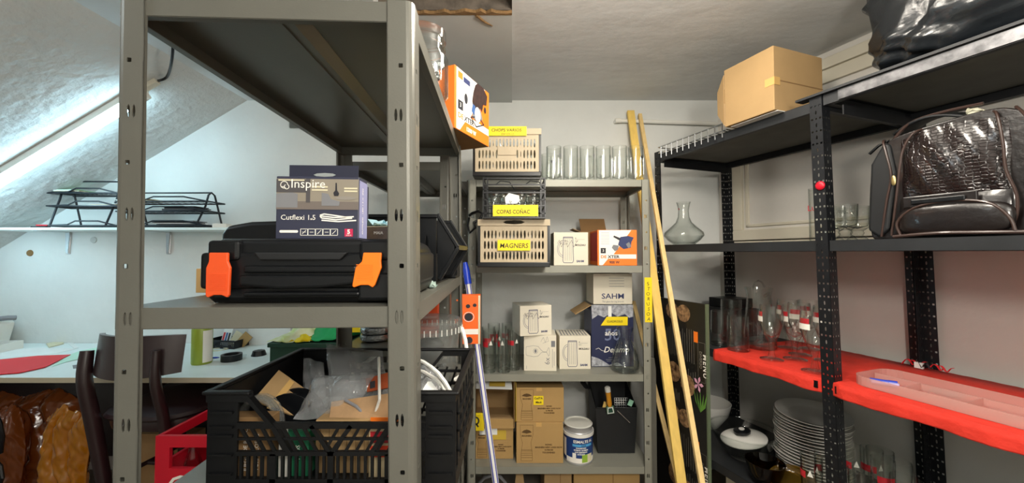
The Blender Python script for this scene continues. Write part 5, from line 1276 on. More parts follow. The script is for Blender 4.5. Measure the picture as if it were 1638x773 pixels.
b1, bw, bh = big_carton(826, 901, 669, 734, 1.935, ZB[3], 0, .28, 'brown glass carton beside the paint can, the lower of two')
b2, bw2, bh2 = big_carton(826, 902, 612, 667, 1.94, ZB[3], R(.5), .27, 'brown glass carton with yellow sticky note, upper of two by the paint can')
b2.location.z = ZB[3]+bh+.0015
sc_ = (ZB[2]-.036-b2.location.z)/bh2
for ch in b2.children: ch.scale.z = min(1.0, sc_)
l = K().box(-bw2/2+bw2*.36, -bw2/2+bw2*.57, -.0022, -.0012, bh2*.50, bh2*.76).build('sticky_note', m_yellow, b2)
text('CoSTA', .014, m_ink, l, -bw2/2+bw2*.465, bh2*.665, y=-.0028, align='CENTER', bold=.0004, name='marker_lettering'); text('Mack', .014, m_ink, l, -bw2/2+bw2*.465, bh2*.55, y=-.0028, align='CENTER', bold=.0004, name='marker_lettering', shear=.2)
b3, bw3, bh3 = big_carton(757, 821, 679, 729, 1.975, ZB[3], 0, .25, 'brown glass carton at the left end of the fourth shelf, under an open carton')
K().box(-.07, .02, -.003, -.001, bh3*.78, bh3*1.0).build('white_sticker', m_paper, b3); K().box(-.04, .065, -.0018, -.0008, bh3*.62, bh3*.92).build('yellow_sticker', M('dull_yellow', '#c4a53a', .6), b3)
# open carton above it
x0, x1 = at(757, 0, 1.965).x, at(823, 0, 1.965).x; zo = ZB[3]+bh3+.002; ho = ZB[2]-.036-zo-.004
t = thing('open_carton', 'open brown carton with dark inside on the left of the fourth shelf', 'box', ((x0+x1)/2, 1.965, zo)); wo = x1-x0
k = K().box(-wo/2, wo/2, 0, .26, 0, .004).box(-wo/2, -wo/2+.004, 0, .26, .004, ho).box(wo/2-.004, wo/2, 0, .26, .004, ho).box(-wo/2, wo/2, .256, .26, .004, ho).box(-wo/2, wo/2, .06, .26, ho-.004, ho)
k.build('carton_body', m_carton, t)
K().box(-wo/2, wo/2-.006, -.004, -.001, .0, .045).build('front_wall', m_carton_l, t)
panel3('inner_flap', [(-wo/2+.006, .0, .045), (wo/2-.008, .0, .045), (wo/2-.012, .09, .028), (-wo/2+.012, .09, .028)], .003, m_carton, None, None).parent = t
panel3('yellow_edge_flap', [(wo/2, -.0, .03), (wo/2, .0, ho), (wo/2+.006, -.035, ho-.01), (wo/2+.006, -.035, .05)], .002, M('yellow_card', '#c9a93a', .6), None, None).parent = t
t['label'] = 'open brown carton with dark inside, left on the fourth shelf, stacked above a glass carton'
q = thing('printed_card', 'stiff white printed card bent over the mouth of the open carton', 'card', ((x0+x1)/2, 1.955, zo))
panel3('card', [(-wo/2-.004, -.006, ho-.045), (wo/2-.012, -.006, ho-.05), (wo/2-.018, .05, ho-.008), (-wo/2-.004, .05, ho-.008)], .002, m_paper, None, None).parent = q
panel3('yellow_print', [(-.02, -.008, ho-.032), (.06, -.008, ho-.034), (.06, .022, ho-.012), (-.02, .022, ho-.012)], .0008, M('dull_yellow2', '#b99a3a', .6), None, None).parent = q
q = carton('yellow_pack', 'yellow pack with black figure at the left end in front of the open carton', 'pack', (x0+.025, 1.935, zo-.0), 0, .075, .012, .085, m_yellow)
q.location.z = zo+.0; 
strokes('printed_figure', [arc(-.005, .05, .017, .018, -150, 120), [(-.02,.03),(.0,.035),(.01,.02)]], .008, m_print_bk, q)
# paint can
p = at(928, 738, 1.93); pr = .0735
t = thing('paint_can', 'paint can with dark blue label and grey lid on the fourth shelf', 'can', (p.x, 1.985, ZB[3]+.0006))
ph = at(928, 672, 1.985).z-ZB[3]-.012
K().lathe([(0,0),(pr*.98,0),(pr,.004),(pr*.985,.008),(pr*.985,ph*.80),(pr,ph*.81),(pr,ph*.84),(pr*.95,ph*.86),(pr*.95,ph*.97),(pr*.98,ph*.985),(pr*.98,ph)], 36).build('can_body', M('tin', '#b9babb', .35, .5), t, smooth=True)
K().lathe([(pr*.98,ph),(pr*.93,ph+.003),(pr*.90,ph-.004),(pr*.3,ph-.001),(0,ph-.001)], 36).build('lid', M('lid_grey', '#c3c3bb', .5), t, smooth=True)
K().lathe([(pr*1.03,ph*.745),(pr*1.06,ph*.745),(pr*1.06,ph*.83),(pr*1.02,ph*.83),(pr*1.03,ph*.745)], 36).build('white_ring', m_white_pl, t, smooth=True)
lr = pr*.985+.0006
def wrap(name, a0_, a1_, z0_, z1_, mat, e=0.0): K().lathe([(lr+e,z0_),(lr+e,z1_)], 18, a0=R(a0_), a1=R(a1_)).build(name, mat, t, smooth=True)
wrap('blue_label', -200, 20, .012, ph*.74, M('paint_label_navy', '#1d3c78', .35))
wrap('white_foot', -150, 20, .010, .034, m_print_wh, .0003); wrap('white_back', -178, -152, .03, ph*.66, m_print_wh, .0003); wrap('sky_band', -122, -40, ph*.50, ph*.565, M('sky_blue', '#4fa3d8', .4), .0004); wrap('green_panel', -85, -62, .014, .052, m_print_grn, .0005); wrap('white_panel', -62, -38, .014, .052, m_cream_paper, .0004); wrap('white_panel', -122, -108, .03, .058, m_print_wh, .0004)
def wraptext(body, size, z_, amid, mat):
    cu = bpy.data.curves.new('lettering', 'FONT'); cu.body = body; cu.size = size; cu.align_x = 'CENTER'; cu.offset = .0004
    tt = bpy.data.objects.new('t', cu); C.objects.link(tt); dg = bpy.context.evaluated_depsgraph_get(); me = bpy.data.meshes.new_from_object(tt.evaluated_get(dg)); bpy.data.objects.remove(tt)
    for v in me.vertices:
        a = R(amid)+v.co.x/lr; rr_ = lr+.0009; v.co = (rr_*cos(a), rr_*sin(a), z_+v.co.y)
    me.materials.clear(); me.materials.append(mat); o = bpy.data.objects.new('white_lettering', me); C.objects.link(o); o.parent = t
wraptext('ESMALTE AL', .019, ph*.60, -78, m_print_wh); wraptext('AGUA', .009, ph*.515, -78, m_print_nv)
for i in range(4): wraptext(('POLIURETANO', 'INTERIOR  EXTERIOR', 'ALTA RESISTENCIA', 'SATINADO')[i], .0075, ph*(.45-.055*i), -88, m_print_wh)
# black tub of painting tools
p0, p1 = at(955, 726, 2.02), at(1018, 726, 2.02); tw = p1.x-p0.x; thh = at(960, 655, 2.02).z-ZB[3]
t = thing('black_tub', 'open black tub of painting tools at the right of the fourth shelf', 'tub', ((p0.x+p1.x)/2, 2.02, ZB[3]+.0052))
dd = .20; a_, b_ = tw/2*.92, tw/2*1.03
k = K()
bot = [(-a_, .01), (a_, .01), (a_, dd-.01), (-a_, dd-.01)]; tp = [(-b_, 0), (b_, 0), (b_, dd), (-b_, dd)]
hs = [thh, thh, thh+.08, thh+.08]
k.add([(x, y, 0) for x, y in bot]+[(x, y, h) for (x, y), h in zip(tp, hs)], [(0,1,2,3), (0,4,5,1), (1,5,6,2), (2,6,7,3), (3,7,4,0)])
o = k.build('tub_body', m_black_m, t); s_ = o.modifiers.new('thickness', 'SOLIDIFY'); s_.thickness = .004; s_.offset = 1
K().tube([(x, y, h) for (x, y), h in zip(tp, hs)], .005, 6, closed=True).build('rim', m_black, t)
K().tube([(-b_+.0, .17, thh+.05), (-b_-.03, .12, thh+.07), (-b_-.05, .10, thh+.10), (-b_-.052, .12, thh+.125)], [.012,.012,.014,.013], 8).build('spout_handle', m_black_m, t, smooth=True)
tl = t.matrix_basis.copy()
q = thing('paint_brush', 'paint brush with orange-yellow handle standing in the black tub', 'brush', tl @ Vector((-.035, -.012, thh-.005)), rot=(R(6), R(-8), 0))
K().tube([(0,0,.022),(0,0,.035),(0,0,.07),(0,0,.10)], [.010,.013,.013,.015], 10).build('handle', M('orange_varnish', '#c98a24', .35), q, smooth=True); K().tube([(0,0,.1005),(0,0,.122),(0,0,.127)], [.015,.015,.009], 10).build('white_end', m_white_pl, q, smooth=True); K().box(-.02, .02, -.006, .006, -.018, .022).build('ferrule', M('green_tin', '#5d7d62', .4, .5), q, bevel=.002)
flat('white_outline', [(-.017,-.014),(.017,-.014),(.014,.018),(-.012,.018)], m_paper, q, y=-.0062); flat('green_print', [(-.013,-.010),(.013,-.010),(.010,.014),(-.009,.014)], m_green_d, q, y=-.0068)
q = thing('metal_rod', 'thin grey metal rod slanting down in front of the black tub', 'rod', tl @ Vector((.0, -.014, thh-.005)))
K().tube([(0,0,0),(.065,-.0,-.062)], .0025, 6).build('rod', m_chrome, q)
q = thing('scraper', 'small green-white scraper head over the right rim of the black tub', 'scraper', tl @ Vector((.075, .01, thh+.02)), rot=(0, R(25), 0))
K().box(-.012, .012, -.003, .003, -.012, .02).build('blade', M('mint_metal', '#8fc0a6', .35), q, bevel=.001); K().tube([(0,0,-.012),(-.01,.02,-.05)], .004, 6).build('stem', m_black, q)
k = K()
us = [i*.012 for i in range(7)]; k.perf((0,0,0), (1,0,0), (0,0,1), us, us[:6], lambda i, j: (.0045,.0045,'c'), .001)
q = tag(k.build('roller_grid', m_chrome, loc=tl @ Vector((.0, .03, thh-.02))), 'small wire roller grid standing in the black tub behind its rim', 'grid'); q.rotation_euler = (R(-10), 0, 0)
q = panel3('cream_sponge', [tl @ Vector(v) for v in ((-.075,.008,thh-.01),(-.035,.008,thh-.01),(-.04,.02,thh+.025),(-.06,.02,thh+.028))], .008, M('sponge', '#c9a95e', .9), 'cream sponge wedge standing behind the left rim of the black tub', 'sponge')
# floor under the unit
K_ = None
for px0, px1, py0, Y, m_, lab, nm in ((870, 915, 756, 1.97, m_carton, 'brown carton on the floor under the back unit, left of the larger one', 'brown_carton'), (917, 1024, 754, 1.96, m_carton_l, 'long brown carton on the floor under the back unit at the right', 'brown_carton')):
    a, b = at(px0, py0, Y), at(px1, py0, Y)
    q = carton(nm, lab, 'box', ((a.x+b.x)/2, Y, .0), 0, b.x-a.x-.004, .26, a.z, m_)
    K().box(-.004+(b.x-a.x)*.1, .0+(b.x-a.x)*.1, -.001, .0, .0, a.z).build('seam', m_carton_d, q)
p = at(825, 773, 1.95)
panel3('cardboard_piece', [(p.x-.02, 1.95, .0), (p.x+.06, 1.95, .0), (p.x+.03, 2.0, .24), (p.x+.01, 2.0, .25)], .003, m_carton, 'upright cardboard corner on the floor under the back unit', 'cardboard')
pts = [at(px, py, 1.97) for px, py in ((765,776),(775,765),(790,760),(800,763),(808,772))]
tag(K().tube([Vector((pts[0].x, 1.97, .0))]+pts+[Vector((pts[-1].x, 1.97, 0))], .008, 6).build('grey_hoop', m_print_gy), 'grey bent hoop on the floor under the left of the back unit', 'hoop')

# ---- battens, pole, spare shelf, menu board
def plank(name, b, tpt, wd, thk, mat, label, cat):
    b, tpt = Vector(b), Vector(tpt); d = tpt-b; c = (b+tpt)/2
    r = thing(name, label, cat, b); k = K(); L = d.length
    zax = d.normalized(); xax = (Vector((1,0,0))-zax*zax.x).normalized(); yax = zax.cross(xax)
    k.m = Matrix((xax, yax, zax)).transposed().to_4x4()
    k.box(-wd/2, wd/2, -thk/2, thk/2, 0, L); k.build('batten_body', mat, r, bevel=.0015); return r
def on_line(p_lo, Ylo, p_hi, Yhi):
    """points where a straight batten through two sighted points meets the floor and its top"""
    a, b = at(*p_lo, Ylo), at(*p_hi, Yhi); s = (0.004-a.z)/(b.z-a.z); return a+(b-a)*s, b
f_, t_ = on_line((1066, 600), 1.845, (1008.5, 178), 2.31); plank('wooden_batten', f_, t_, .042, .020, m_wood_p, 'wide pine batten leaning against the back wall beside the grey unit', 'batten')
f_, t_ = on_line((1097, 620), 1.66, (1023.5, 183), 2.325); plank('wooden_batten', f_, t_, .021, .018, m_wood_p2, 'narrow pale batten leaning against the back wall, right of the wide one', 'batten')
f_, t_ = on_line((1072, 720), 1.90, (1013, 482), 2.20); plank('wooden_batten', f_, t_, .022, .012, m_wood_p2, 'short pale batten half hidden behind the post of the back grey unit', 'batten')
tag(K().prism([(0,0),(.028,0),(.028,.715),(.020,.775),(0,.775)], 0, .11).build('spare_shelf', m_rack, loc=(.6935, 1.943, 0), bevel=.002), 'spare grey metal panel standing upright beside the back unit', 'panel')
f_, t_ = on_line((793, 773), 1.655, (744, 420), 1.80)
t = thing('broom_pole', 'white and blue striped pole with blue end leaning before the back unit', 'pole', f_)
d = t_-f_; sh = [d*0, d*.93]
K().tube(sh, .0135, 14).build('pole', m_white_pl, t, smooth=True)
for a in range(5):
    zax = d.normalized(); xax = (Vector((1,0,0))-zax*zax.x).normalized(); yax = zax.cross(xax); off = xax*cos(a*1.2566+.5)*.0115+yax*sin(a*1.2566+.5)*.0115
    K().tube([off, d*.93+off], .0034, 6).build('blue_stripe', M('stripe_blue', '#3a45a8', .4) if a == 0 else bpy.data.materials['stripe_blue'], t)
K().tube([d*.92, d*.97, d*1.0], [.0165, .0165, .010], 12).build('blue_end', m_bluepl, t, smooth=True)

# menu board leaning on the right unit
br = at(1128, 487, 1.76); bl_dir = Vector((-.342, .94, 0)); Wb = .345; zb = br.z
t = thing('menu_board', 'black menu board with pictures and sideways print, leaning on the black unit', 'board', (br.x+bl_dir.x*Wb/2, br.y+bl_dir.y*Wb/2, 0), RA)
K().box(-Wb/2, Wb/2, 0, .012, 0.001, zb).build('panel', M('menu_black', '#1c1b1a', .35, var=.3, vscale=5), t)
K().box(Wb/2, Wb/2+.008, -.001, .014, 0.001, zb).build('edge_strip', M('olive_edge', '#5f6b52', .6), t)
m_food = M('printed_food', '#b08a62', .5, var=.7, vscale=45, col2='#3a2416'); m_menu_g = M('menu_text_grey', '#77736a', .6); m_leaf = M('printed_leaf', '#5f8f3a', .5); m_pink = M('printed_flower', '#d9a0b8', .5)
bxm = lambda u: -Wb/2+u*Wb
for off in (0.0, -.505):
    zt2 = zb+off
    def disc(u, dz_, rx, rz_): flat('printed_dish', [(bxm(u)+rx*cos(a), zt2+dz_+rz_*sin(a)) for a in [i*.3927 for i in range(16)]], m_food, t)
    for u, dz_ in ((.40, -.055), (.62, -.06)): disc(u, dz_, .042, .042)
    for u, dz_ in ((.42, -.36), (.68, -.40)): disc(u, dz_, .045, .05)
    for c0_, c1_, z0_, z1_ in ((.30,.52,-.28,-.12), (.56,.80,-.29,-.125), (.36,.52,-.50,-.44), (.58,.82,-.41,-.305)):
        lines = []
        n_ = 7
        for i in range(n_):
            u = c0_+(c1_-c0_)*i/(n_-1); lines.append([(bxm(u), zt2+z0_+.01*rnd.random()), (bxm(u), zt2+z1_-.03*rnd.random())])
        if zt2+z0_ > 0: strokes('printed_menu_lines', lines, .0022, m_menu_g, t)
    flat('printed_orange_tab', rect(bxm(.80), bxm(.87), zt2-.185, zt2-.135), m_print_or, t)
    strokes('printed_frame', [[(bxm(.87),zt2-.18),(bxm(.985),zt2-.18),(bxm(.985),zt2-.36),(bxm(.87),zt2-.36),(bxm(.87),zt2-.18)]], .0015, m_menu_g, t)
    text('MENU', .034, m_print_wh, t, bxm(.955), zt2-.23, rot=R(-90), name='white_lettering', bold=.0006, spacing=1.25); text('DIVERSO', .020, m_menu_g, t, bxm(.895), zt2-.22, rot=R(-90), name='grey_lettering', bold=.0004)
    for i in range(5): flat('printed_leaf', [(bxm(.90),zt2-.50),(bxm(.915)+.012*(i-2),zt2-.47),(bxm(.90)+.020*(i-2),zt2-.40-.012*(i % 2)),(bxm(.89)+.012*(i-2),zt2-.46)], m_leaf, t, y=-.0006-.0002*i)
    for i in range(5): a = i*1.2566; flat('printed_petal', [(bxm(.87),zt2-.375),(bxm(.87)+.02*cos(a-.35),zt2-.375+.026*sin(a-.35)),(bxm(.87)+.03*cos(a),zt2-.375+.038*sin(a)),(bxm(.87)+.02*cos(a+.35),zt2-.375+.026*sin(a+.35))], m_pink, t, y=-.0008-.0002*i)
# ================================================================== RIGHT UNIT
def rthing(name, label, cat, t_, d_, lev, group=None, rz=0, dz=0): return thing(name, label, cat, RR(t_, d_, ZR[lev]+.0006+dz), RA+rz, group)
# cardboard box on top
t = rthing('cardboard_box', 'plain cardboard box taped at the seam on top of the black unit', 'box', .585, -.045, 0, dz=.0)
bw_, bd_, bh_ = .215, .275, .247
K().box(-bw_/2, bw_/2, 0, bd_, .003, bh_).build('carton_body', m_carton, t, bevel=.002)
K().box(bw_/2+.0002, bw_/2+.0012, .01, bd_, bh_*.47, bh_*.485).build('seam', m_carton_d, t)
K().box(bw_/2-.035, bw_/2+.0018, -.0012, -.0002, bh_*.40, bh_*.52).build('parcel_tape', m_tape, t); K().box(bw_/2+.0002, bw_/2+.002, -.001, .03, bh_*.40, bh_*.52).build('parcel_tape', m_tape, t)
panel3('open_flap', [(-bw_/2, .0, .01), (-bw_/2, .0, bh_-.02), (-bw_/2-.05, .02, bh_*.70), (-bw_/2-.05, .02, bh_*.3)], .003, m_carton, None, None).parent = t
panel3('open_flap', [(-bw_/2, .02, bh_-.01), (-bw_/2, .25, bh_-.01), (-bw_/2-.035, .24, bh_*.5), (-bw_/2-.035, .03, bh_*.5)], .003, m_carton_d, None, None).parent = t
tag(K().box(-.09, .11, -.002, .2, 0, .0022).build('paper_sheet', m_paper, loc=RR(.585, -.03, ZR[0]+.0003), rz=RA), 'white sheet sticking out under the plain cardboard box', 'paper')
# wire grid tray lying along the front edge
t = rthing('wire_basket', 'bright wire tray hooked over the front edge of the black top shelf', 'basket', .0, .0, 0)
t0, t1_ = .035, .455
k = K(); k.tube([(t0,-.012,.034),(t1_,-.012,.034),(t1_,.16,.034),(t0,.16,.034)], .0034, 6, closed=True).build('rim_wire', m_chrome, t)
K().tube([(t0,-.010,.004),(t1_,-.010,.004),(t1_,.16,.004),(t0,.16,.004)], .0030, 6, closed=True).build('base_wire', m_chrome, t)
for i in range(11):
    x = t0+.02+(t1_-t0-.04)*i/10
    K().tube([(x,-.012,.036),(x,-.013,.005),(x,-.012,-.026)], .0029, 6).build('upright_wire', m_chrome, t)
    K().tube([(x,-.010,.004),(x,.16,.004),(x,.16,.034)], .0022, 5).build('cross_wire', m_chrome, t)
# bin bag
t0 = RT(1388, .05)
def bagf(seed):
    rr = random.Random(seed); ph = [rr.uniform(0, 6.3) for _ in range(10)]
    def fn(p):
        q = Vector(p); r_ = sin(q.x*9+ph[0])*cos(q.z*8+ph[1])
        fold = .008*sin((q.x*1.0+q.z*1.7)*34+ph[2])+.008*sin((q.x*1.2-q.z*.9)*52+ph[3])+.006*sin((q.x+2.3*q.z)*75+ph[5])
        n = q.normalized()
        return q+n*(fold+.012*r_)+Vector((.006*sin(q.z*14+ph[4]), 0, 0))
    return fn
t = rthing('bin_bag', 'stuffed black plastic bin bag on top of the black unit', 'bag', t0+.33, .24, 0, dz=.033)
K().ell((0, 0, .178), (.36, .215, .176), .38, .5, 110, 64, bagf(4)).build('sack', m_bag, t, smooth=True, ang=80)
# leather trolley bag on the middle shelf
m_croc = bpy.data.materials.new('crocodile_leather'); m_croc.use_nodes = True
nt = m_croc.node_tree; b = nt.nodes['Principled BSDF']
tc = nt.nodes.new('ShaderNodeTexCoord'); mp = nt.nodes.new('ShaderNodeMapping'); mp.inputs['Scale'].default_value = (15, 15, 22); nt.links.new(tc.outputs['Object'], mp.inputs[0])
vo = nt.nodes.new('ShaderNodeTexVoronoi'); vo.feature = 'DISTANCE_TO_EDGE'; vo.inputs['Randomness'].default_value = .45; nt.links.new(mp.outputs[0], vo.inputs['Vector'])
rp = nt.nodes.new('ShaderNodeValToRGB'); rp.color_ramp.elements[0].color = lin('#0c0707'); rp.color_ramp.elements[1].color = lin('#1f1413'); rp.color_ramp.elements[1].position = .12
nt.links.new(vo.outputs['Distance'], rp.inputs[0]); nt.links.new(rp.outputs[0], b.inputs['Base Color'])
bp = nt.nodes.new('ShaderNodeBump'); bp.inputs['Strength'].default_value = .30; bp.inputs['Distance'].default_value = .006; mr = nt.nodes.new('ShaderNodeMapRange'); mr.inputs[2].default_value = .14
nt.links.new(vo.outputs['Distance'], mr.inputs[0]); nt.links.new(mr.outputs[0], bp.inputs['Height']); nt.links.new(bp.outputs[0], b.inputs['Normal'])
b.inputs['Roughness'].default_value = .22; b.inputs['Coat Weight'].default_value = .5; b.inputs['Coat Roughness'].default_value = .12
m_leather = M('dark_brown_leather', '#181110', .32, var=.3, vscale=10, bump=.15, bscale=45, coat=.3); m_pipe = M('brown_piping', '#3d2c27', .35, coat=.3); m_gold = M('brass', '#c9b27a', .3, .9)
tl0, tl1 = RT(1386, .05), RT(1640, .05); bl = tl1-tl0+.03
t = rthing('leather_trolley_bag', 'dark brown crocodile-pattern trolley bag with piping on the middle black shelf', 'bag', tl0+bl/2, .05, 1)
bh, bd = .335, .30
out = [(-bl/2+.02, .0), (-bl/2+.005, .012), (-bl/2, .10), (-bl/2+.012, bh*.70), (-bl/2+.05, bh*.90), (-bl/2+.10, bh*.96), (0, bh*.985), (bl/2-.10, bh), (bl/2-.05, bh*.97), (bl/2-.015, bh*.85), (bl/2, bh*.5), (bl/2-.004, .03), (bl/2-.02, .0)]
out = [(p.x, p.y) for p in smooth_pts([(a, b, 0) for a, b in out], 4)]
k = K(); k.prism(out, .018, bd); k.build('body', m_leather, t, bevel=.022, seg=4, smooth=True, ang=60)
# front panel, softly bulged
def fp(u, v):
    x = (-bl/2+.085)+(bl-.135)*u; ztop = bh*(.90+.05*sin(pi*u)); z_ = bh*.36+(ztop-bh*.36)*v
    return (x, .020-.024*sin(pi*min(max(u,.0),1))**.5*sin(pi*(.12+.76*v))**.6-.002*sin(u*21+v*9), z_)
K().grid(fp, 30, 22).build('crocodile_panel', m_croc, t, smooth=True, ang=80)
def fp2(u, v):
    x = (-bl/2+.075)+(bl-.12)*u; z_ = .012+(bh*.36-.012)*v
    return (x, .020-.020*sin(pi*u)**.5*sin(pi*(.1+.8*v))**.6, z_)
K().grid(fp2, 24, 10).build('lower_panel', m_leather, t, smooth=True, ang=80)
# left gusset: black side with piping
K().prism([(-bl/2+.0, .03), (-bl/2+.012, bh*.72), (-bl/2+.048, bh*.91), (-bl/2+.062, bh*.88), (-bl/2+.075, bh*.60), (-bl/2+.055, .03), (-bl/2+.03, .005)], .008, .03).build('side_gusset', m_black_m, t, bevel=.008, seg=3)
for pts in ([(-bl/2+.035,.010,.008),(-bl/2+.052,.006,bh*.35),(-bl/2+.066,.004,bh*.58),(-bl/2+.055,.004,bh*.80),(-bl/2+.045,.012,bh*.92),(-bl/2+.03,.06,bh*.95)],
            [(-bl/2+.062,.006,.010),(-bl/2+.078,.0,bh*.35),(-bl/2+.088,-.002,bh*.60),(-bl/2+.098,.0,bh*.80),(-bl/2+.12,.004,bh*.93),(-bl/2+.14,.03,bh*.965)],
            [(bl/2-.085,.03,bh*.985),(bl/2-.068,.004,bh*.93),(bl/2-.058,-.002,bh*.70),(bl/2-.055,-.002,bh*.50),(bl/2-.04,-.0,bh*.30),(bl/2-.045,.004,bh*.12),(bl/2-.07,.008,.012)],
            [(bl/2-.045,.03,bh*.98),(bl/2-.02,.006,bh*.85),(bl/2-.01,.004,bh*.60),(bl/2-.006,.004,bh*.30),(bl/2-.02,.01,.02)]):
    K().tube(smooth_pts(pts), .0032, 8).build('piping', m_pipe, t, smooth=True)
K().box(-bl/2+.10, bl/2-.10, -.016, -.008, bh*.265, bh*.365).build('handle_band', m_leather, t, bevel=.003)
K().box(-bl/2+.12, bl/2-.12, -.022, -.016, bh*.29, bh*.335).build('carry_handle', m_black, t, bevel=.003)
k = K(); k.ell((0.02, -.002, .05), (.115, .020, .045), .6, .7, 30, 14); k.build('lower_pocket', m_leather, t, smooth=True)
K().tube(smooth_pts([(-.105+.02+.0,-.012,.012),(-.09,-.014,.05),(-.05,-.016,.088),(.02,-.018,.10),(.09,-.016,.088),(.125,-.014,.05),(.135,-.012,.012)]), .0035, 8).build('piping', m_pipe, t, smooth=True)
K().tube(smooth_pts([(-.10,-.014,.006),(.0,-.022,.012),(.08,-.02,.010),(.15,-.006,.008)]), .005, 8).build('piping', m_pipe, t, smooth=True)
K().ell((-bl/2+.078, -.010, bh*.53), (.006, .003, .016), .8, 1, 12, 8).build('zip_pull', m_gold, t, smooth=True)
k = K(); k.grid(lambda u, v: (-bl/2+.045+.20*u, .06+.10*v-.02*sin(3*u), bh*.92+.055*sin(pi*min(1, u*.75+.18))+.018*v), 14, 6); o = k.build('open_flap', m_black_m, t, smooth=True); s_ = o.modifiers.new('thickness', 'SOLIDIFY'); s_.thickness = .008
K().tube(smooth_pts([(-bl/2+.045,.055,bh*.92),(-bl/2+.09,.052,bh*1.06),(-bl/2+.16,.05,bh*1.09),(-bl/2+.245,.05,bh*1.08)]), .0045, 8).build('piping', m_pipe, t, smooth=True)
K().tube([(-bl/2+.0,.03,bh*.84),(-bl/2+.025,.028,bh*.90),(-bl/2+.05,.03,bh*.93),(-bl/2+.04,.03,bh*.86)], .005, 6).build('buckle', m_black, t, smooth=True)
K().box(bl/2-.02, bl/2+.02, .06, .22, .02, bh*.75).build('rear_pocket', m_black_m, t, bevel=.012, seg=3)
bt_ = t.matrix_basis.copy()
cloth('cream_cloth', bt_ @ Vector((bl/2-.135, .10, bh*.965)), .085, .07, .05, M('cream_fabric', '#d9d6bd', .8), 'cream cloth poking out of the top of the trolley bag', 'cloth', 6, n=12)

# wide-bottomed decanter
td = RT(1094, .17)
t = rthing('decanter', 'wide-bottomed clear glass decanter on the middle black shelf', 'decanter', td, .17, 1)
K().lathe([(0,.002),(.05,0),(.055,.004),(.085,.028),(.104,.052),(.100,.070),(.07,.098),(.042,.125),(.030,.155),(.027,.19),(.033,.225),(.037,.238),(.0355,.238),(.031,.225),(.025,.19),(.028,.155),(.040,.125),(.068,.0965),(.097,.069),(.101,.052),(.082,.030),(.05,.008),(0,.007)], 44).build('glass', m_glass_t, t, smooth=True)
K().lathe([(.0268,.195),(.0283,.205)], 4, a0=R(-110), a1=R(-92)).build('red_mark', m_print_red, t)
tall = RT(1304, .10)
o = rthing('tall_lettered_glass', 'tall straight glass with red lettering behind the front post of the black unit', 'glass', tall, .13, 1)
K().lathe([(0,0),(.030,0),(.033,.006),(.0335,.20),(.032,.20),(.0305,.014),(0,.012)], 30).build('glass', m_glass_t, o, smooth=True)
text('Lu', .03, m_print_red, o, -.022, .115, y=-.0338, name='red_lettering')
def coffee_mug(t_, d_, rz, label, first=[None]):
    if first[0] is None:
        g = rthing('footed_coffee_glass', label, 'mug', t_, d_, 1, 'footed coffee glasses on the middle black shelf', rz); first[0] = g
        K().lathe([(0,0),(.030,0),(.032,.004),(.024,.014),(.016,.020),(.020,.028),(.017,.036),(.031,.046),(.034,.060),(.036,.125),(.034,.125),(.032,.062),(.028,.052),(0,.044)], 30).build('glass', m_glass_t, g, smooth=True)
        K().tube([(.033,0,.105),(.052,0,.11),(.062,0,.092),(.056,0,.07),(.034,0,.06)], .0045, 8).build('handle', m_glass_t, g, smooth=True)
        return g
    g = dup(first[0], RR(t_, d_, ZR[1]+.0006), RA+rz, label); return g
coffee_mug(RT(1353, .10), .10, R(200), 'footed coffee glass with handle, beside the trolley bag')
coffee_mug(RT(1334, .19), .19, R(10), 'footed coffee glass right behind the front black post')
coffee_mug(RT(1372, .20), .20, R(230), 'footed coffee glass half hidden behind the trolley bag')

# ---- red cloth shelf
zc_ = ZR[2]+.0008
tc0 = RT(1141, .0)
k = K()
n = 120; x1_ = 2*BAY
prof = [(.50, .004), (.25, .004), (.02, .004), (-.006, .003), (-.010, -.010), (-.009, -.03), (-.008, -.042)]
def cf_(u, v):
    i = v*(len(prof)-1); a = int(min(i, len(prof)-2)); f = i-a
    y, z_ = prof[a][0]*(1-f)+prof[a+1][0]*f, prof[a][1]*(1-f)+prof[a+1][1]*f
    x = tc0+(x1_-tc0)*u
    w_ = .0014*sin(x*41)+.0012*sin(x*97+1)
    hang = max(0, -z_)/.042
    pin = 1-math.exp(-((x-(BAY-.018))/.034)**4)
    if y < .003: y = .0023+(y-.0023)*pin
    w_ *= pin
    return (x, y+w_*hang*1.2-.002*hang*pin, z_+(abs(w_)*.5 if z_ > 0 else 0)+hang*(.0015*sin(x*13)+.002*sin(x*31)))
k.grid(cf_, n, 6*3)
o = k.build('red_cloth', m_redcloth, loc=RR(0, 0, zc_), rz=RA, smooth=True, ang=70); s_ = o.modifiers.new('thickness', 'SOLIDIFY'); s_.thickness = .0007; s_.offset = 0
tag(o, 'bright red cloth covering the third black shelf and hanging over its edge', 'cloth')
ZC = .0065
# black box at the far end
t = rthing('black_carton', 'black boxes stacked in the far corner of the red shelf', 'box', .03, .30, 2)
K().box(-.0, .20, 0, .18, 0, .14).build('lower_box', m_black_m, t, bevel=.002); K().box(.01, .15, .02, .18, .1405, .19).build('upper_box', m_black, t, bevel=.003)
t['label'] = 'black two-tier box in the far corner of the red-clothed shelf'
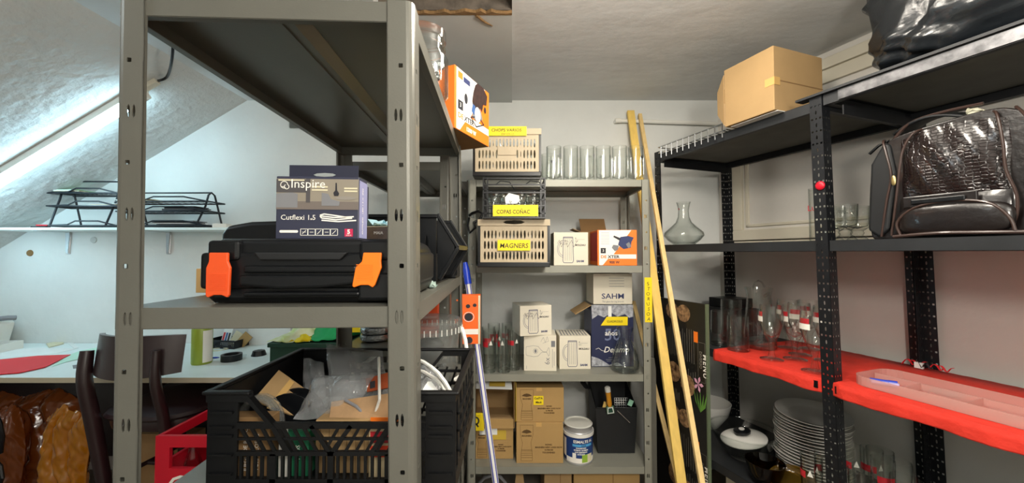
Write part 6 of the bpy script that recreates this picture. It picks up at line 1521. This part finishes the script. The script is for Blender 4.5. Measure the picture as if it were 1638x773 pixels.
# glass jugs
def jug(px, d_, h, r_, rz, label, lid=False):
    t = rthing('glass_jug' if not lid else 'glass_pitcher', label, 'jug', RT(px, d_), d_, 2, None, rz, ZC if RT(px, d_) > tc0 else .0)
    K().lathe([(0,0),(r_*.93,0),(r_,.005),(r_*.93,h),(r_*.88,h),(r_*.93,.012),(0,.010)], 30).build('glass', m_glass_t, t, smooth=True)
    K().tube([(r_*.93,0,h*.82),(r_+.02,0,h*.84),(r_+.034,0,h*.72),(r_+.034,0,h*.42),(r_+.02,0,h*.26),(r_*.96,0,h*.24)], .005, 8).build('handle', m_glass_t, t, smooth=True)
    return t
jug(1150, .10, .160, .042, R(10), 'straight glass jug at the far left end of the black shelf beside the red cloth')
jug(1178, .07, .150, .044, R(20), 'straight glass jug standing at the left front of the red cloth')
jug(1168, .25, .20, .05, R(60), 'taller glass jug behind the two straight jugs')
t = rthing('glass_pitcher', 'tall tapering glass pitcher with pinched lip behind the goblets', 'jug', RT(1212, .205), .205, 2, None, R(100), ZC); t.scale = (1.2, 1.2, 1.2)
K().lathe([(0,0),(.052,0),(.056,.006),(.052,.06),(.045,.13),(.040,.19),(.046,.225),(.044,.225),(.038,.19),(.043,.13),(.050,.06),(.053,.014),(0,.010)], 34).build('glass', m_glass_t, t, smooth=True)
K().tube([(-.040,0,.226),(-.02,.0,.247),(.0,0,.252),(.02,0,.247),(.045,0,.226)], .003, 6).build('lip', m_glass_t, t, smooth=True)
K().tube([(.042,0,.19),(.07,0,.20),(.085,0,.17),(.08,0,.09),(.052,0,.055)], .006, 8).build('handle', m_glass_t, t, smooth=True)
# goblets
gb0 = None
def goblet(px, d_, rz, label, s=1.0):
    global gb0
    g_ = 'stemmed beer goblets on the red cloth'
    if gb0 is None:
        gb0 = rthing('beer_goblet', label, 'goblet', RT(px, d_), d_, 2, g_, rz, ZC)
        K().lathe([(0,.003),(.010,.006),(.032,.003),(.035,.0),(.036,.003),(.012,.010),(.008,.03),(.0085,.05),(.012,.066),(.016,.072),(.024,.088),(.036,.125),(.038,.150),(.034,.190),(.0325,.190),(.0362,.150),(.034,.125),(.022,.090),(.0,.076)], 34).build('glass', m_glass, gb0, smooth=True)
        K().lathe([(.0368,.152),(.0360,.168)], 8, a0=R(-118), a1=R(-62)).build('red_label', m_print_red, gb0, smooth=True)
        K().lathe([(.0380,.134),(.0384,.152)], 8, a0=R(-122), a1=R(-58)).build('white_label', m_print_wh, gb0, smooth=True)
        return gb0
    return dup(gb0, RR(RT(px, d_), d_, ZR[2]+.0006+ZC), RA+rz, label)
for a in ((1231, .06, -20, 'stemmed goblet with red and white label, leftmost in the front row'), (1258, .31, 0, 'stemmed goblet in the back row behind the leftmost one'), (1268, .15, -10, 'stemmed goblet in the middle of the cluster'), (1299, .05, 0, 'stemmed goblet nearest the front black post, standing foremost'), (1276, .24, 30, 'stemmed goblet at the back of the cluster, left of centre'), (1318, .24, 10, 'stemmed goblet at the back of the cluster beside the post'), (1292, .38, 25, 'stemmed goblet farthest back, close to the wall')):
    g = goblet(a[0], a[1], R(a[2]-15), a[3]); g.scale = (1.15, 1.15, 1.15)
# clear organiser tray
ta, tb_ = RT(1352, .03), RT(1352, .03)+.66
t = rthing('organiser_tray', 'long clear plastic organiser tray with compartments on the red cloth', 'tray', ta, .035, 2, None, 0, ZC)
L_, Dp, hh = tb_-ta, .20, .030
def rr_(x0, x1, y0, y1, r_, n_=5):
    P = []
    for cx_, cy_, a0_ in ((x1-r_,y0+r_,-90),(x1-r_,y1-r_,0),(x0+r_,y1-r_,90),(x0+r_,y0+r_,180)):
        P += [(cx_+r_*cos(R(a0_+90*i/n_)), cy_+r_*sin(R(a0_+90*i/n_))) for i in range(n_+1)]
    return P
lp = rr_(0, L_, 0, Dp, .045); n_ = len(lp)
k = K()
k.add([(x, y, .001) for x, y in lp], [tuple(range(n_))]); k.build('base', m_traypl, t)
k = K(); ins = rr_(.0025, L_-.0025, .0025, Dp-.0025, .043)
k.add([(x, y, .0) for x, y in lp]+[(x, y, hh) for x, y in lp]+[(x, y, hh) for x, y in ins]+[(x, y, .0012) for x, y in ins], [(i+q*n_, (i+1) % n_+q*n_, (i+1) % n_+(q+1)*n_, i+(q+1)*n_) for q in range(3) for i in range(n_)]); k.build('rim_wall', m_traypl, t)
for i, x in enumerate((.12, .25, .38, .51)): K().box(x, x+.0025, .004, Dp*.62, .0012, hh*.72).build('divider', m_traypl, t)
K().box(.005, L_-.01, Dp*.62, Dp*.62+.0025, .0012, hh*.72).build('long_divider', m_traypl, t)
for i, (x, y) in enumerate(((.135,.025),(.265,.025),(.395,.025),(.525,.025))):
    q = rr_(x, x+.105, y, y+.075, .02); k = K(); m_ = len(q)
    k.add([(a, b, .0018) for a, b in q]+[(a, b, .007) for a, b in q], [tuple(range(m_, 2*m_))]+[(j, (j+1) % m_, (j+1) % m_+m_, j+m_) for j in range(m_)]); k.build('compartment_floor', m_traypl, t)
K().box(.13, .20, Dp*.66, Dp-.02, .0015, .004).build('grey_insert', M('smoke_plastic', '#8d7f80', .4), t)
tm_ = t.matrix_basis.copy()
for i, (x, y, m_, lab) in enumerate(((.045, .085, m_bluepl, 'dark blue marker lying in the left end of the clear tray'), (.06, .062, M('lilac_plastic', '#a9a3d6', .4), 'lilac marker lying beside the blue one in the clear tray'))):
    q = thing('marker_pen', lab, 'marker', tm_ @ Vector((x, y, .009)), RA+R(35), 'markers in the clear tray')
    K().cyl((-.03,0,0), (.012,0,0), .006, n=12).build('barrel', m_, q, smooth=True); K().cyl((.0125,0,0), (.035,0,0), .0065, n=12).build('cap', m_, q, smooth=True)
# torn red ribbon scraps by the rear post
t = rthing('red_ribbon_scrap', 'torn scraps of red ribbon by the rear post at the back of the red cloth', 'scrap', BAY+.02, RD-.065, 2, None, 0, ZC)
for i in range(5):
    k = K(); a = rnd.uniform(-.6, .6); k.grid(lambda u, v: (-.05+.025*i+.04*u*cos(a), .04*u*sin(a)+.012*v, .004+.022*abs(sin(u*4+i))), 8, 2); o = k.build('ribbon', m_redpaper if i != 2 else m_print_bk, t); s_ = o.modifiers.new('thickness', 'SOLIDIFY'); s_.thickness = .001
K().box(-.012, .012, .0, .01, .001, .022).build('white_tag', m_paper, t)

# ---- bottom shelf
# glass salad bowl with plate in it
tb1 = RT(1184, .17)
t = rthing('glass_bowl', 'wide clear glass bowl holding a white lid on the lowest black shelf', 'bowl', tb1, .17, 3)
K().lathe([(0,0),(.065,0),(.07,.004),(.105,.05),(.138,.108),(.145,.118),(.142,.120),(.134,.110),(.10,.052),(.066,.009),(0,.007)], 48).build('glass', m_glass_t, t, smooth=True)
K().tube([(.144*cos(i*.1571), .144*sin(i*.1571), .121) for i in range(40)], .0035, 8, closed=True).build('rolled_rim', m_glass_t, t, smooth=True)
tt_ = t.matrix_basis.copy()
t = thing('china_lid', 'white round lid with black knob lying in the clear glass bowl', 'lid', tt_ @ Vector((.0, 0, .078)), RA, rot=(R(10), R(-4), RA))
K().lathe([(0,.014),(.04,.012),(.08,.005),(.096,0.0),(.096,.004),(.08,.010),(.04,.019),(0,.024)], 44).build('disc', m_plate, t, smooth=True)
K().lathe([(0,.0245),(.018,.025),(.034,.030),(.036,.038),(.03,.043),(.014,.044),(0,.044)], 28).build('knob', m_black, t, smooth=True)
K().lathe([(0,.0445),(.012,.0445),(.012,.047),(0,.047)], 18).build('knob_cap', m_plate, t, smooth=True)
t = rthing('white_bowl', 'white china bowl at the left end of the lowest black shelf', 'bowl', RT(1128, .27), .27, 3)
K().lathe([(0,0),(.05,0),(.055,.006),(.10,.07),(.115,.13),(.112,.131),(.097,.07),(.05,.01),(0,.009)], 36).build('bowl_body', m_plate, t, smooth=True)
# dinner plates
tp_ = RT(1292, .33); pm = None; NP = 19
for i in range(NP):
    if i == 0: lab = 'white dinner plate at the bottom of the stack'
    elif i == NP-1: lab = 'white dinner plate on top of the stack'
    elif i == NP-2: lab = 'white dinner plate second from the top of the stack'
    else: lab = 'white dinner plate among the middle plates of the tall stack'
    loc = RR(tp_+rnd.uniform(-.005,.005), .33+rnd.uniform(-.005,.005), ZR[3]+.0006+i*.0125)
    if pm is None:
        k = K(); k.lathe([(0,.002),(.08,.002),(.083,0),(.087,0),(.09,.004),(.128,.017),(.135,.020),(.135,.0225),(.127,.021),(.088,.0085),(.083,.0065),(0,.0062)], 52); pm = k.mesh('dinner_plate', m_plate, True, 50)
    o = bpy.data.objects.new('dinner_plate', pm); C.objects.link(o); o.location = loc
    if i >= NP-2: o.rotation_euler = (R(2.0*(i-NP+3)), R(-1.2), 0); o.location.z += .003*(i-NP+3)
    tag(o, lab, 'plate', 'white dinner plates stacked on the lowest shelf')
# amber bowl and gold-rimmed dish
ta_ = RT(1208, .03)
t = rthing('amber_glass_bowl', 'dark amber glass bowl at the front of the lowest black shelf', 'bowl', ta_, .062, 3)
K().lathe([(0,0),(.04,0),(.045,.004),(.062,.05),(.072,.088),(.069,.088),(.058,.05),(.042,.010),(0,.008)], 36).build('glass', m_glass_amber, t, smooth=True)
t = rthing('gold_dish', 'amber-gold glass dish leaning against the plates on the lowest shelf', 'dish', RT(1260, .105), .105, 3, dz=.028); t.rotation_euler = (R(18), R(4), RA)
K().lathe([(0,0),(.055,.002),(.07,.012),(.078,.026),(.0755,.027),(.067,.014),(.053,.006),(0,.005)], 40).build('glass', glassy('gold_glass', '#c9b06a', '#7a6228', .08, 1.6, haze=.25, hazecol='#a98a3a'), t, smooth=True)
# printed tall glasses and stemware at the front right
g3 = 'printed tall glasses on the lowest black shelf'
for i, (px, d_, rz, lab) in enumerate(((1290, .05, -20, 'tall glass with red print and white triangle left of the front post, foremost'), (1312, .10, -60, 'tall printed glass just left of the front black post'), (1356, .27, 0, 'tall printed glass right of the front black post, by the plates'), (1385, .31, 30, 'tall printed glass, second right of the plates'), (1402, .26, 70, 'tall printed glass, third right of the plates'), (1366, .10, 100, 'tall printed glass right of the front post, at the shelf edge'))):
    tall_glass(RR(RT(px, d_), d_, ZR[3]+.0006), RA+R(rz-10), lab, g3)
wg = None
for i, (px, d_, lab) in enumerate(((1424, .36, 'thin-rimmed tumbler at the right, nearest the wall'), (1438, .25, 'thin-rimmed tumbler, rightmost on the lowest shelf'), (1398, .40, 'thin-rimmed tumbler behind the tall printed glasses'))):
    loc = RR(RT(px, d_), d_, ZR[3]+.0006)
    if wg is None:
        wg = thing('thin_tumbler', lab, 'glass', loc, RA, 'thin tumblers on the lowest black shelf')
        K().lathe([(0,0),(.028,0),(.032,.006),(.042,.16),(.041,.175),(.0398,.175),(.0405,.16),(.030,.010),(0,.009)], 28).build('glass', m_glass_t, wg, smooth=True)
    else: dup(wg, loc, None, lab)
# things on the floor below
p = at(1133, 772, 1.72)
k = K()
tag(K().box(0, .33, .02, .3, 0, .315).build('white_carton', m_whitebox, loc=RR(.36, .04, 0), rz=RA, bevel=.003), 'white box on the floor under the lowest black shelf', 'box')
